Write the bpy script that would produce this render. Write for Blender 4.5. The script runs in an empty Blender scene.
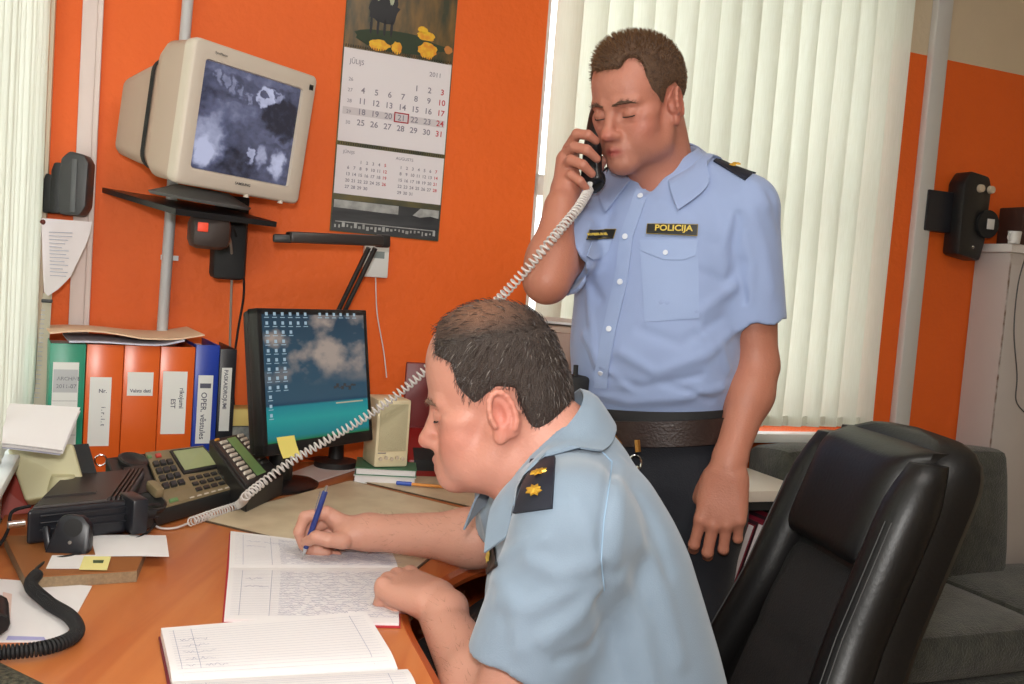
import bpy, bmesh, math, random
import numpy as np
from mathutils import Vector, Matrix, Euler
random.seed(7); RNG = np.random.RandomState(7)
SC = bpy.context.scene; COL = SC.collection
PI = math.pi
# ------------------------------------------------------------ camera model
F = 950.0; PITCH = .067; ROLL = .076; CAMZ = 1.27
def V(*a): return Vector(a)
def ray(px, py):
    x = (px-512)/F; y = -(py-342)/F
    xl = x*math.cos(ROLL)-y*math.sin(ROLL); yl = x*math.sin(ROLL)+y*math.cos(ROLL)
    return Vector((xl, math.cos(PITCH)+yl*math.sin(PITCH), -math.sin(PITCH)+yl*math.cos(PITCH)))
def P(px, py, Y):
    r = ray(px, py); return Vector((0,0,CAMZ))+r*(Y/r.y)
def H(px, py, z=.75):
    r = ray(px, py); return Vector((0,0,CAMZ))+r*((z-CAMZ)/r.z)
PHI = math.radians(22)
WD = Vector((math.cos(PHI), math.sin(PHI), 0)); WN = Vector((-math.sin(PHI), math.cos(PHI), 0))
WP = P(400, 260, 2.55); WP.z = 0
def wl(u, off, z):                       # point in wall coordinates: along, towards the room, up
    return WP + WD*u - WN*off + Vector((0,0,z))
# ------------------------------------------------------------ materials
MATS = {}
def mat(name, col, rough=.6, metal=0, spec=.5, noise=0, nscale=8, bump=0, bscale=60, stretch=None, emit=None, estr=1,
        trans=0, coat=0, col2=None, sss=0, sheen=0, attr=None, alpha=None, ior=None):
    if name in MATS: return MATS[name]
    m = bpy.data.materials.new(name); m.use_nodes = True; nt = m.node_tree; N = nt.nodes; L = nt.links
    b = N['Principled BSDF']; b.inputs['Roughness'].default_value = rough; b.inputs['Metallic'].default_value = metal
    b.inputs['Specular IOR Level'].default_value = spec
    c = (*col, 1); b.inputs['Base Color'].default_value = c
    tc = N.new('ShaderNodeTexCoord'); mp = N.new('ShaderNodeMapping'); L.new(tc.outputs['Object'], mp.inputs['Vector'])
    if stretch: mp.inputs['Scale'].default_value = stretch
    base = None
    if attr:
        a = N.new('ShaderNodeAttribute'); a.attribute_name = attr; base = a.outputs['Color']; L.new(base, b.inputs['Base Color'])
    if noise or col2:
        n = N.new('ShaderNodeTexNoise'); n.inputs['Scale'].default_value = nscale; n.inputs['Detail'].default_value = 6
        L.new(mp.outputs[0], n.inputs['Vector'])
        mx = N.new('ShaderNodeMix'); mx.data_type = 'RGBA'
        if col2:
            rp = N.new('ShaderNodeValToRGB'); rp.color_ramp.elements[0].position = .35; rp.color_ramp.elements[1].position = .65
            L.new(n.outputs['Fac'], rp.inputs[0]); L.new(rp.outputs[0], mx.inputs['Factor'])
            mx.inputs[6].default_value = c; mx.inputs[7].default_value = (*col2, 1)
        else:
            L.new(n.outputs['Fac'], mx.inputs['Factor'])
            mx.inputs[6].default_value = (*[v*(1-noise) for v in col], 1); mx.inputs[7].default_value = (*[min(1, v*(1+noise)) for v in col], 1)
        out = mx.outputs[2]
        if attr:
            m2 = N.new('ShaderNodeMix'); m2.data_type = 'RGBA'; m2.blend_type = 'MULTIPLY'; m2.inputs['Factor'].default_value = 1
            L.new(base, m2.inputs[6]); L.new(out, m2.inputs[7]); out = m2.outputs[2]
        L.new(out, b.inputs['Base Color'])
    if bump:
        n = N.new('ShaderNodeTexNoise'); n.inputs['Scale'].default_value = bscale; n.inputs['Detail'].default_value = 4
        L.new(mp.outputs[0], n.inputs['Vector']); bp = N.new('ShaderNodeBump'); bp.inputs['Strength'].default_value = bump
        bp.inputs['Distance'].default_value = .01; L.new(n.outputs['Fac'], bp.inputs['Height']); L.new(bp.outputs[0], b.inputs['Normal'])
    if emit: b.inputs['Emission Color'].default_value = (*emit, 1); b.inputs['Emission Strength'].default_value = estr
    if trans: b.inputs['Transmission Weight'].default_value = trans
    if coat: b.inputs['Coat Weight'].default_value = coat; b.inputs['Coat Roughness'].default_value = .15
    if sss: b.inputs['Subsurface Weight'].default_value = sss; b.inputs['Subsurface Radius'].default_value = (.012, .004, .002); b.inputs['Subsurface Scale'].default_value = .6
    if sheen: b.inputs['Sheen Weight'].default_value = sheen
    if ior: b.inputs['IOR'].default_value = ior
    MATS[name] = m; return m
def s2l(r, g, b):
    f = lambda c: (c/255/12.92) if c/255 <= .04045 else ((c/255+.055)/1.055)**2.4
    return (f(r), f(g), f(b))
# ------------------------------------------------------------ mesh builder
class MB:
    def __init__(s): s.v = []; s.f = []
    def add(s, vs, fs):
        o = len(s.v); s.v += [tuple(v) for v in vs]; s.f += [tuple(i+o for i in f) for f in fs]; return s
    def box(s, c, size, R=None, bev=0):
        bm = bmesh.new(); bmesh.ops.create_cube(bm, size=1)
        for v in bm.verts: v.co = Vector((v.co.x*size[0], v.co.y*size[1], v.co.z*size[2]))
        if bev: bmesh.ops.bevel(bm, geom=bm.edges[:], offset=min(bev, min(size)*.45), segments=2, affect='EDGES', profile=.5)
        M = (R.to_4x4() if R is not None else Matrix.Identity(4)); M = Matrix.Translation(Vector(c)) @ M
        bm.verts.index_update(); s.add([M @ v.co for v in bm.verts], [[v.index for v in f.verts] for f in bm.faces]); bm.free(); return s
    def tube(s, pts, r, n=8, caps=True):
        pts = [Vector(p) for p in pts]; m = len(pts); rs = r if isinstance(r, (list, tuple)) else [r]*m
        T = [(pts[min(i+1, m-1)]-pts[max(i-1, 0)]).normalized() for i in range(m)]
        up = Vector((0,0,1)) if abs(T[0].z) < .9 else Vector((1,0,0)); a = T[0].cross(up).normalized(); vs = []
        for i in range(m):
            a = (a-T[i]*a.dot(T[i])).normalized(); b = T[i].cross(a)
            for k in range(n):
                t = 2*PI*k/n; vs.append(pts[i]+(a*math.cos(t)+b*math.sin(t))*rs[i])
        fs = [(i*n+k, i*n+(k+1)%n, (i+1)*n+(k+1)%n, (i+1)*n+k) for i in range(m-1) for k in range(n)]
        if caps: fs += [tuple(range(n-1, -1, -1)), tuple(range((m-1)*n, m*n))]
        return s.add(vs, fs)
    def lathe(s, prof, n=24, M=None):    # prof: (r, z)
        vs = []; M = M or Matrix.Identity(4)
        for r, z in prof:
            for k in range(n): vs.append(M @ Vector((r*math.cos(2*PI*k/n), r*math.sin(2*PI*k/n), z)))
        m = len(prof); fs = [(i*n+k, i*n+(k+1)%n, (i+1)*n+(k+1)%n, (i+1)*n+k) for i in range(m-1) for k in range(n)]
        fs += [tuple(range(n-1, -1, -1)), tuple(range((m-1)*n, m*n))]; return s.add(vs, fs)
    def loft(s, rings, caps=True):
        n = len(rings[0]); vs = [p for r in rings for p in r]; m = len(rings)
        fs = [(i*n+k, i*n+(k+1)%n, (i+1)*n+(k+1)%n, (i+1)*n+k) for i in range(m-1) for k in range(n)]
        if caps: fs += [tuple(range(n-1, -1, -1)), tuple(range((m-1)*n, m*n))]
        return s.add(vs, fs)
    def prism(s, outline, depth, M=None, bev=0):   # outline (x,z) extruded along y, centred
        bm = bmesh.new(); vs = [bm.verts.new((x, -depth/2, z)) for x, z in outline]; f = bm.faces.new(vs)
        r = bmesh.ops.extrude_face_region(bm, geom=[f]); bmesh.ops.translate(bm, verts=[g for g in r['geom'] if isinstance(g, bmesh.types.BMVert)], vec=(0, depth, 0))
        bmesh.ops.recalc_face_normals(bm, faces=bm.faces[:])
        if bev: bmesh.ops.bevel(bm, geom=bm.edges[:], offset=bev, segments=2, affect='EDGES', profile=.5)
        M = M or Matrix.Identity(4); bm.verts.index_update()
        s.add([M @ v.co for v in bm.verts], [[v.index for v in f.verts] for f in bm.faces]); bm.free(); return s
    def sheet(s, grid, th=.0006):        # grid of points rows x cols -> thin solid sheet (thickness down along normals)
        R = len(grid); C = len(grid[0]); g = [[Vector(p) for p in row] for row in grid]; top = []; bot = []
        for i in range(R):
            for j in range(C):
                du = g[i][min(j+1, C-1)]-g[i][max(j-1, 0)]; dv = g[min(i+1, R-1)][j]-g[max(i-1, 0)][j]
                n = du.cross(dv).normalized(); 
                top.append(g[i][j]+n*th/2); bot.append(g[i][j]-n*th/2)
        o = R*C; fs = []
        for i in range(R-1):
            for j in range(C-1):
                a = i*C+j; q = (a, a+1, a+C+1, a+C); fs.append(q); fs.append(tuple(x+o for x in q[::-1]))
        bd = [j for j in range(C)]+[i*C+C-1 for i in range(1, R)]+[(R-1)*C+j for j in range(C-2, -1, -1)]+[i*C for i in range(R-2, 0, -1)]
        for k in range(len(bd)): a, b = bd[k], bd[(k+1) % len(bd)]; fs.append((b, a, a+o, b+o))
        return s.add(top+bot, fs)
def link(o, parent=None):
    COL.objects.link(o)
    if parent is not None: o.parent = parent
    return o
def mobj(name, mb, m, parent=None, smooth=True, world=False, angle=40):
    me = bpy.data.meshes.new(name); vs = mb.v
    if world and parent is not None:
        A = WMAT(parent).inverted(); vs = [A @ Vector(v) for v in vs]
    me.from_pydata([tuple(v) for v in vs], [], mb.f); me.update()
    bm = bmesh.new(); bm.from_mesh(me); bmesh.ops.recalc_face_normals(bm, faces=bm.faces[:])
    if smooth:
        for f in bm.faces: f.smooth = True
        for e in bm.edges:
            if len(e.link_faces) == 2 and e.calc_face_angle(0) > math.radians(angle): e.smooth = False
    bm.to_mesh(me); bm.free()
    o = bpy.data.objects.new(name, me); me.materials.append(m); return link(o, parent)
def WMAT(o):
    M = Matrix.LocRotScale(o.location, o.rotation_euler, o.scale)
    return WMAT(o.parent) @ M if o.parent else M
def thing(name, label, cat, loc=(0,0,0), rot=(0,0,0), group=None):
    o = bpy.data.objects.new(name, None); o.empty_display_size = .05; COL.objects.link(o); o.location = loc; o.rotation_euler = rot
    return tag(o, label, cat, group)
def tag(o, label=None, cat=None, group=None, kind=None):
    if label: o['label'] = label
    if cat: o['category'] = cat
    if group: o['group'] = group
    if kind: o['kind'] = kind
    return o
def struct(name, mb, m, **k): return tag(mobj(name, mb, m, **k), kind='structure')
def text(name, s, size, m, parent, M, depth=.0003, bold=0, ax='LEFT', sx=1, space=1):
    """flat lettering on the plane given by matrix M (x right, y up, z out of the surface)"""
    cu = bpy.data.curves.new(name, 'FONT'); cu.body = s; cu.size = size; cu.extrude = depth; cu.offset = bold; cu.align_x = ax; cu.space_character = space
    cu.resolution_u = 3
    t = bpy.data.objects.new(name, cu); COL.objects.link(t); bpy.context.view_layer.update()
    me = bpy.data.meshes.new_from_object(t.evaluated_get(bpy.context.evaluated_depsgraph_get())); bpy.data.objects.remove(t); bpy.data.curves.remove(cu)
    me.transform(Matrix.Diagonal((sx, 1, 1, 1))); me.transform(M); me.materials.clear(); me.materials.append(m)
    o = bpy.data.objects.new(name, me); return link(o, parent)
def merge(objs, name):
    """join several freshly made meshes that share a material and parent into the first"""
    bm = bmesh.new()
    for o in objs: bm.from_mesh(o.data)
    me = bpy.data.meshes.new(name); bm.to_mesh(me); bm.free(); me.materials.append(objs[0].data.materials[0])
    par = objs[0].parent; old = [o.data for o in objs]
    for o in objs: bpy.data.objects.remove(o)
    for d in old: bpy.data.meshes.remove(d)
    return link(bpy.data.objects.new(name, me), par)
def frame(o, x, y):                      # rotation matrix from x axis and approximate y axis, origin o
    x = Vector(x).normalized(); z = x.cross(Vector(y)).normalized(); y = z.cross(x)
    M = Matrix((x, y, z)).transposed().to_4x4(); M.translation = Vector(o); return M
def RZ(a): return Matrix.Rotation(a, 3, 'Z')
def RX(a): return Matrix.Rotation(a, 3, 'X')
def RY(a): return Matrix.Rotation(a, 3, 'Y')
def spline(pts, n=12, closed=False):
    pts = [Vector(p) for p in pts]; out = []; m = len(pts)
    for i in range(m if closed else m-1):
        if closed: p0, p1, p2, p3 = pts[(i-1) % m], pts[i], pts[(i+1) % m], pts[(i+2) % m]
        else: p0, p1, p2, p3 = pts[max(i-1, 0)], pts[i], pts[i+1], pts[min(i+2, m-1)]
        for k in range(n):
            t = k/n; out.append(.5*((2*p1)+(p2-p0)*t+(2*p0-5*p1+4*p2-p3)*t*t+(3*p1-p0-3*p2+p3)*t**3))
    if not closed: out.append(pts[-1])
    return out
def coil(path, R, pitch, seg=10, r=.0016, n=5):
    """helix wound round a polyline"""
    L = [0]
    for a, b in zip(path, path[1:]): L.append(L[-1]+(b-a).length)
    tot = L[-1]; N = int(tot/pitch*seg); out = []; j = 0; a = None
    for i in range(N+1):
        s = tot*i/N
        while j < len(path)-2 and L[j+1] < s: j += 1
        t = (s-L[j])/max(1e-9, L[j+1]-L[j]); p = path[j].lerp(path[j+1], min(1, t)); T = (path[min(j+2, len(path)-1)]-path[max(j-1, 0)]).normalized()
        if a is None: a = T.cross(Vector((0,0,1))).normalized()
        a = (a-T*a.dot(T)).normalized(); b = T.cross(a); w = 2*PI*i/seg
        out.append(p+(a*math.cos(w)+b*math.sin(w))*R)
    return MB().tube(out, r, n)
# ------------------------------------------------------------ signed distance modelling
class SDF:
    def __init__(s, lo, hi, h):
        s.h = h; s.lo = np.array(lo, np.float32); n = np.ceil((np.array(hi)-np.array(lo))/h).astype(int)+1
        s.n = n; s.d = np.full(n, .2, np.float32); s.ax = [s.lo[i]+h*np.arange(n[i], dtype=np.float32) for i in range(3)]
    def blk(s, lo, hi, m):
        a = np.maximum(0, np.floor((np.array(lo)-m-s.lo)/s.h).astype(int)); b = np.minimum(s.n, np.ceil((np.array(hi)+m-s.lo)/s.h).astype(int)+1)
        if (a >= b).any(): return None
        sl = tuple(slice(a[i], b[i]) for i in range(3))
        return sl, s.ax[0][sl[0]][:, None, None], s.ax[1][sl[1]][None, :, None], s.ax[2][sl[2]][None, None, :]
    def comb(s, sl, e, k, op):
        d = s.d[sl]
        if op == 'u':
            if k: hh = np.clip(.5+.5*(e-d)/k, 0, 1); r = e*(1-hh)+d*hh-k*hh*(1-hh)
            else: r = np.minimum(d, e)
        elif op == 's':
            e = -e
            if k: hh = np.clip(.5-.5*(e-d)/k, 0, 1); r = e*(1-hh)+d*hh+k*hh*(1-hh)
            else: r = np.maximum(d, e)
        s.d[sl] = r
    def ell(s, c, r, R=None, k=.01, op='u'):
        c = np.array(c, np.float32); m = max(r); B = s.blk(c-m, c+m, k+.02)
        if B is None: return s
        sl, x, y, z = B; x = x-c[0]; y = y-c[1]; z = z-c[2]
        if R is not None:
            R = np.array(R); x, y, z = [R[0, i]*x+R[1, i]*y+R[2, i]*z for i in range(3)]
        k0 = np.sqrt((x/r[0])**2+(y/r[1])**2+(z/r[2])**2); k1 = np.sqrt((x/r[0]**2)**2+(y/r[1]**2)**2+(z/r[2]**2)**2)+1e-9
        s.comb(sl, k0*(k0-1)/k1, k, op); return s
    def cone(s, a, b, ra, rb, k=.01, op='u', flat=None):
        """round cone; flat=(normal, factor) squashes it across that direction"""
        a = np.array(a, np.float32); b = np.array(b, np.float32); m = max(ra, rb)
        B = s.blk(np.minimum(a, b)-m, np.maximum(a, b)+m, k+.02)
        if B is None: return s
        sl, x, y, z = B; ab = b-a; L2 = float(ab@ab)+1e-12
        px = x-a[0]; py = y-a[1]; pz = z-a[2]; t = np.clip((px*ab[0]+py*ab[1]+pz*ab[2])/L2, 0, 1)
        qx = px-ab[0]*t; qy = py-ab[1]*t; qz = pz-ab[2]*t
        if flat is not None:
            n = np.array(flat[0]); n = n/np.linalg.norm(n); w = (qx*n[0]+qy*n[1]+qz*n[2])*(flat[1]-1)
            qx = qx+w*n[0]; qy = qy+w*n[1]; qz = qz+w*n[2]
        e = np.sqrt(qx*qx+qy*qy+qz*qz)-(ra+(rb-ra)*t); s.comb(sl, e, k, op); return s
    def chain(s, pts, rs, k=.01, op='u', flat=None):
        for i in range(len(pts)-1): s.cone(pts[i], pts[i+1], rs[i], rs[i+1], k, op, flat)
        return s
    def loft(s, M, zs, prof, k=.01, op='u', p=2.3):
        """elliptic sections in the local frame M: prof rows (half width, half depth, cx, cy) at heights zs"""
        Mi = np.array(Matrix(M).inverted()); prof = np.array(prof, float); zs = np.array(zs, float)
        c = [np.array(Matrix(M) @ Vector((sx*prof[:, 0].max()+prof[:, 2].mean(), sy*prof[:, 1].max()+prof[:, 3].mean(), zz))) for sx in (-1.3, 1.3) for sy in (-1.3, 1.3) for zz in (zs[0], zs[-1])]
        c = np.array(c); B = s.blk(c.min(0), c.max(0), .03)
        if B is None: return s
        sl, X, Y, Z = B; x = Mi[0, 0]*X+Mi[0, 1]*Y+Mi[0, 2]*Z+Mi[0, 3]; y = Mi[1, 0]*X+Mi[1, 1]*Y+Mi[1, 2]*Z+Mi[1, 3]; z = Mi[2, 0]*X+Mi[2, 1]*Y+Mi[2, 2]*Z+Mi[2, 3]
        zf = np.linspace(zs[0], zs[-1], 200); tab = []
        for j in range(4):                     # smoothed profile table
            v = np.interp(zf, zs, prof[:, j]); kk = np.hanning(25); kk /= kk.sum(); v = np.convolve(np.pad(v, 12, mode='edge'), kk, 'valid'); tab.append(v)
        a, b, cx, cy = [np.interp(z, zf, t) for t in tab]
        u = np.abs(x-cx)/a; v = np.abs(y-cy)/b; q = (u**p+v**p)**(1/p); e = (q-1)*np.minimum(a, b)
        ez = np.maximum(zs[0]-z, z-zs[-1]); r = .02; e = np.where(ez > -r, np.sqrt(np.maximum(e+r, 0)**2+np.maximum(ez+r, 0)**2)-r+np.minimum(np.maximum(e+r, ez+r), 0), e)
        s.comb(sl, e.astype(np.float32), k, op); return s
    def ridge(s, pts, w, amp):
        """raise (amp>0) or sink a fold along a polyline"""
        P_ = np.array([tuple(p) for p in pts], float); B = s.blk(P_.min(0), P_.max(0), w*2.5)
        if B is None: return s
        sl, x, y, z = B; dm = None
        for a, b in zip(P_, P_[1:]):
            ab = b-a; t = np.clip(((x-a[0])*ab[0]+(y-a[1])*ab[1]+(z-a[2])*ab[2])/(ab@ab), 0, 1)
            dd = (x-a[0]-ab[0]*t)**2+(y-a[1]-ab[1]*t)**2+(z-a[2]-ab[2]*t)**2; dm = dd if dm is None else np.minimum(dm, dd)
        s.d[sl] -= (amp*np.exp(-dm/w**2)).astype(np.float32); return s
    def half(s, p, n, k=0.004, keep=-1):      # cut away the side the normal points to
        n = np.array(n, float); n /= np.linalg.norm(n); x, y, z = s.ax[0][:, None, None], s.ax[1][None, :, None], s.ax[2][None, None, :]
        e = ((x-p[0])*n[0]+(y-p[1])*n[1]+(z-p[2])*n[2]).astype(np.float32)
        s.comb((slice(None),)*3, -e*1.0, k, 's') if keep == -1 else None
        return s
    def poly(s, M, pts, k=.004, axes=(1, 2)):
        """intersect with a polygon given in two axes of the local frame M, extruded along the third"""
        Mi = np.array(Matrix(M).inverted()); X, Y, Z = s.ax[0][:, None, None], s.ax[1][None, :, None], s.ax[2][None, None, :]
        c = [(Mi[i, 0]*X+Mi[i, 1]*Y+Mi[i, 2]*Z+Mi[i, 3]).astype(np.float32) for i in axes]; e = poly2(c[0], c[1], pts)
        s.comb((slice(None),)*3, -e, k, 's'); return s
    def mesh(s):
        s.d[0] = s.d[-1] = .01; s.d[:, 0] = s.d[:, -1] = .01; s.d[:, :, 0] = s.d[:, :, -1] = .01
        d = s.d; I = d < 0; n = s.n
        act = np.zeros(n-1, bool); cnt = np.zeros(n-1, np.float32); acc = np.zeros((*(n-1), 3), np.float32)
        c = lambda A, o: A[o[0]:n[0]-1+o[0], o[1]:n[1]-1+o[1], o[2]:n[2]-1+o[2]]
        cor = [(i, j, k) for i in (0, 1) for j in (0, 1) for k in (0, 1)]
        for ax in range(3):
            for o in cor:
                if o[ax]: continue
                o2 = list(o); o2[ax] = 1; i0, i1 = c(I, o), c(I, o2); x = i0 != i1; w = np.nonzero(x)
                d0 = c(d, o)[w]; d1 = c(d, o2)[w]; t = d0/(d0-d1); q = np.tile(np.array(o, np.float32), (len(t), 1)); q[:, ax] = t
                np.add.at(acc, w, q) if False else acc.__setitem__(w, acc[w]+q); cnt[w] += 1; act |= x
        ids = np.full(n-1, -1, np.int64); w = np.nonzero(act); ids[w] = np.arange(len(w[0]))
        v = (np.stack(w, 1)+acc[w]/cnt[w][:, None])*s.h+s.lo; quads = []
        for ax in range(3):
            sl0 = [slice(1, -1)]*3; sl0[ax] = slice(0, -1); sl1 = [slice(1, -1)]*3; sl1[ax] = slice(1, None)
            a = I[tuple(sl0)]; b = I[tuple(sl1)]; w = np.nonzero(a != b); fl = a[w]
            base = np.stack(w, 1); off = np.ones(3, int); off[ax] = 0; base = base+off
            u1, u2 = [i for i in range(3) if i != ax]; e1 = np.eye(3, dtype=int)[u1]; e2 = np.eye(3, dtype=int)[u2]
            g = lambda q: ids[q[:, 0], q[:, 1], q[:, 2]]
            Q = np.stack([g(base-e1-e2), g(base-e2), g(base), g(base-e1)], 1)
            if ax == 1: fl = ~fl
            Q[~fl] = Q[~fl][:, ::-1]; quads.append(Q)
        return v, np.concatenate(quads)
def poly2(x, y, pts):
    d = None; inside = None; n = len(pts)
    for i in range(n):
        ax, ay = pts[i]; bx, by = pts[i-1]; ex, ey = bx-ax, by-ay; wx, wy = x-ax, y-ay
        t = np.clip((wx*ex+wy*ey)/(ex*ex+ey*ey), 0, 1); dd = (wx-ex*t)**2+(wy-ey*t)**2; d = dd if d is None else np.minimum(d, dd)
        if abs(by-ay) > 1e-9:
            c = ((ay > y) != (by > y)) & (x < (bx-ax)*(y-ay)/(by-ay)+ax); inside = c if inside is None else inside ^ c
    return (np.where(inside, -1, 1)*np.sqrt(d)).astype(np.float32)
def vmesh(name, parts, m, parent=None, colf=None, world=True, smooth_it=2):
    """parts: list of (verts, quads) arrays -> one mesh object; colf(verts)->rgb stored as attribute"""
    vs = []; qs = []; o = 0
    for v, q in parts:
        v = v.astype(np.float64)
        for _ in range(smooth_it):           # light laplacian smoothing
            acc = np.zeros_like(v); cnt = np.zeros(len(v))
            for i in range(4):
                a = q[:, i]; b = q[:, (i+1) % 4]; np.add.at(acc, a, v[b]); np.add.at(acc, b, v[a]); np.add.at(cnt, a, 1); np.add.at(cnt, b, 1)
            v = v*.5+.5*acc/np.maximum(cnt, 1)[:, None]
        vs.append(v); qs.append(q+o); o += len(v)
    v = np.concatenate(vs); q = np.concatenate(qs); col = colf(v) if colf is not None else None
    if world and parent is not None:
        A = np.array(WMAT(parent).inverted()); v = v@A[:3, :3].T+A[:3, 3]
    me = bpy.data.meshes.new(name); me.vertices.add(len(v)); me.vertices.foreach_set('co', v.astype(np.float32).ravel())
    me.loops.add(q.size); me.loops.foreach_set('vertex_index', q.astype(np.int32).ravel()); me.polygons.add(len(q))
    me.polygons.foreach_set('loop_start', np.arange(0, q.size, 4, dtype=np.int32)); me.polygons.foreach_set('loop_total', np.full(len(q), 4, np.int32)) if False else None
    me.polygons.foreach_set('use_smooth', np.ones(len(q), bool)); me.update(calc_edges=True); me.validate()
    if col is not None:
        a = me.color_attributes.new('Col', 'FLOAT_COLOR', 'POINT'); a.data.foreach_set('color', np.concatenate([col, np.ones((len(col), 1))], 1).astype(np.float32).ravel())
    me.materials.append(m); return link(bpy.data.objects.new(name, me), parent)
# ============================================================ camera, light
cam = bpy.data.cameras.new('camera'); cam.sensor_width = 36; cam.lens = 36*F/1024; co = bpy.data.objects.new('camera', cam); COL.objects.link(co)
fw = Vector((0, math.cos(PITCH), -math.sin(PITCH))); up = Vector((0, math.sin(PITCH), math.cos(PITCH))); rt = Vector((1,0,0))
cx = rt*math.cos(ROLL)+up*math.sin(ROLL); cy = -rt*math.sin(ROLL)+up*math.cos(ROLL)
M = Matrix((cx, cy, -fw)).transposed().to_4x4(); M.translation = (0,0,CAMZ); co.matrix_world = M; SC.camera = co
cam.clip_start = .02
SC.view_settings.view_transform = 'Standard'; SC.view_settings.look = 'None'; SC.view_settings.gamma = 1; SC.view_settings.exposure = .15
SC.view_settings.use_curve_mapping = False
w = bpy.data.worlds.new('sky'); SC.world = w; w.use_nodes = True; bg = w.node_tree.nodes['Background']
bg.inputs[0].default_value = (.93, .97, 1, 1); bg.inputs[1].default_value = 3.1
def area(name, loc, target, size, power, col=(1,1,1), sy=None):
    l = bpy.data.lights.new(name, 'AREA'); l.energy = power; l.color = col; l.size = size
    if sy: l.shape = 'RECTANGLE'; l.size_y = sy
    o = bpy.data.objects.new(name, l); COL.objects.link(o); o.location = loc
    o.rotation_euler = (Vector(target)-Vector(loc)).to_track_quat('-Z', 'Y').to_euler(); return o
area('camera_flash', (-.02, -.04, 1.42), (0.05, 2, 1.15), .09, 16, (1, .97, .94))
area('ceiling_fill_light', (.35, .75, 2.72), (.1, 1.1, 0), .8, 22, (1, .96, .9), 1.2)  # soft overhead fill added to lift the room, no lamp fitting behind it
area('ceiling_fill_light', (.7, 0.1, 2.72), (.3, .5, 0), .8, 7, (1, .96, .9), 1.2)  # second added fill, sends light across to the left wall
# ============================================================ room
ORANGE = mat('orange_paint', s2l(236, 104, 36), .55, noise=.10, nscale=3, bump=.25, bscale=55, spec=.3)
CREAMP = mat('cream_paint', s2l(214, 196, 168), .7, noise=.04, bump=.15)
WHITEP = mat('white_paint', s2l(238, 243, 238), .5, noise=.02, nscale=4, stretch=(1, 1, .2))
CREAMT = mat('cream_trim', s2l(226, 214, 188), .5)
GREYP = mat('grey_pipe', s2l(196, 196, 198), .45)
CEILM = mat('ceiling_paint', (.75, .74, .72), .8)
LINO = mat('linoleum', s2l(120, 104, 88), .5, noise=.2, nscale=20)
ZC = 2.75
def wbox(mb, u0, u1, o0, o1, z0, z1, bev=0):
    c = wl((u0+u1)/2, (o0+o1)/2, (z0+z1)/2); return mb.box(c, (abs(u1-u0), abs(o1-o0), abs(z1-z0)), RZ(PHI), bev)
U0, U1, UL, UR, DEEP = .373, 1.60, -.872, 2.75, 3.6
WB, WT, BAND = .845, 2.45, 2.105
mb = MB()
wbox(mb, UL-.15, U0, 0, -.3, 0, ZC); wbox(mb, U0, U1, 0, -.3, 0, WB)
struct('wall_back', mb, ORANGE)
mb = MB(); wbox(mb, U0, U1, 0, -.3, WT, ZC); wbox(mb, U1, UR, 0, -.3, BAND, ZC); struct('wall_back_upper', mb, CREAMP)
mb = MB(); wbox(mb, U1, UR, 0, -.3, 0, BAND); struct('wall_back_right', mb, ORANGE)
mb = MB(); wbox(mb, UL-.2, UL, 0, DEEP, 0, .87); wbox(mb, UL-.2, UL, 0, DEEP, 2.45, ZC); wbox(mb, UL-.2, UL, 1.50, DEEP, .87, 2.45); wbox(mb, UL-.2, UL, 0, .06, .87, 2.45); struct('wall_left', mb, WHITEP)
mb = MB(); wbox(mb, UR, UR+.1, 0, DEEP, 0, ZC); struct('wall_right', mb, CREAMP)
mb = MB(); wbox(mb, UL-.1, UR+.1, DEEP, DEEP+.1, 0, ZC); struct('wall_front', mb, CREAMP)
mb = MB(); wbox(mb, UL-.2, UR+.2, -.3, DEEP+.1, -.1, 0); struct('floor', mb, LINO)
mb = MB(); wbox(mb, UL-.2, UR+.2, -.3, DEEP+.1, ZC, ZC+.1); struct('ceiling', mb, CEILM)
# panelling grooves on the left wall, cream corner strip, pale channel, pipes
mb = MB()
wbox(mb, UL-.2, UL+.03, .06, 1.50, .85, .87, .004); struct('trim_1', mb, WHITEP)
mb = MB(); wbox(mb, UL-.16, UL-.11, .06, .11, .87, 2.45); wbox(mb, UL-.16, UL-.11, 1.45, 1.50, .87, 2.45); wbox(mb, UL-.16, UL-.11, .75, .80, .87, 2.45); wbox(mb, UL-.16, UL-.11, .06, 1.5, .87, .92); wbox(mb, UL-.16, UL-.11, .06, 1.5, 2.40, 2.45)
struct('window_2', mb, mat('window_frame_paint', s2l(225, 225, 220), .4))
mb = MB(); wbox(mb, UL-.002, UL+.012, .03, .06, .75, ZC, .003); wbox(mb, UL-.002, UL+.02, .0, .03, .75, ZC, .003); struct('trim_2', mb, CREAMT)
PINKW = mat('pinkish_channel', s2l(222, 206, 200), .5)
mb = MB(); wbox(mb, -.797, -.764, 0, .012, 0, ZC, .002); wbox(mb, -.764, -.752, 0, .02, 0, ZC, .002); struct('trim_3', mb, PINKW)
mb = MB(); wbox(mb, 1.735, 1.80, 0, .03, 0, ZC, .006); o = struct('trim_4', mb, mat('right_channel', s2l(205, 203, 200), .5))
mb = MB(); mb.tube([wl(-.59, .03, 1.0), wl(-.582, .03, 1.45), wl(-.565, .03, 2.0), wl(-.56, .03, ZC)], .013, 12)
for z in (1.25, 2.2): wbox(mb, -.6, -.56, 0, .03, z, z+.012)
tag(mobj('wall_pipe', mb, GREYP), 'thin grey vertical pipe on orange wall behind the old monitor', 'pipe')
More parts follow.
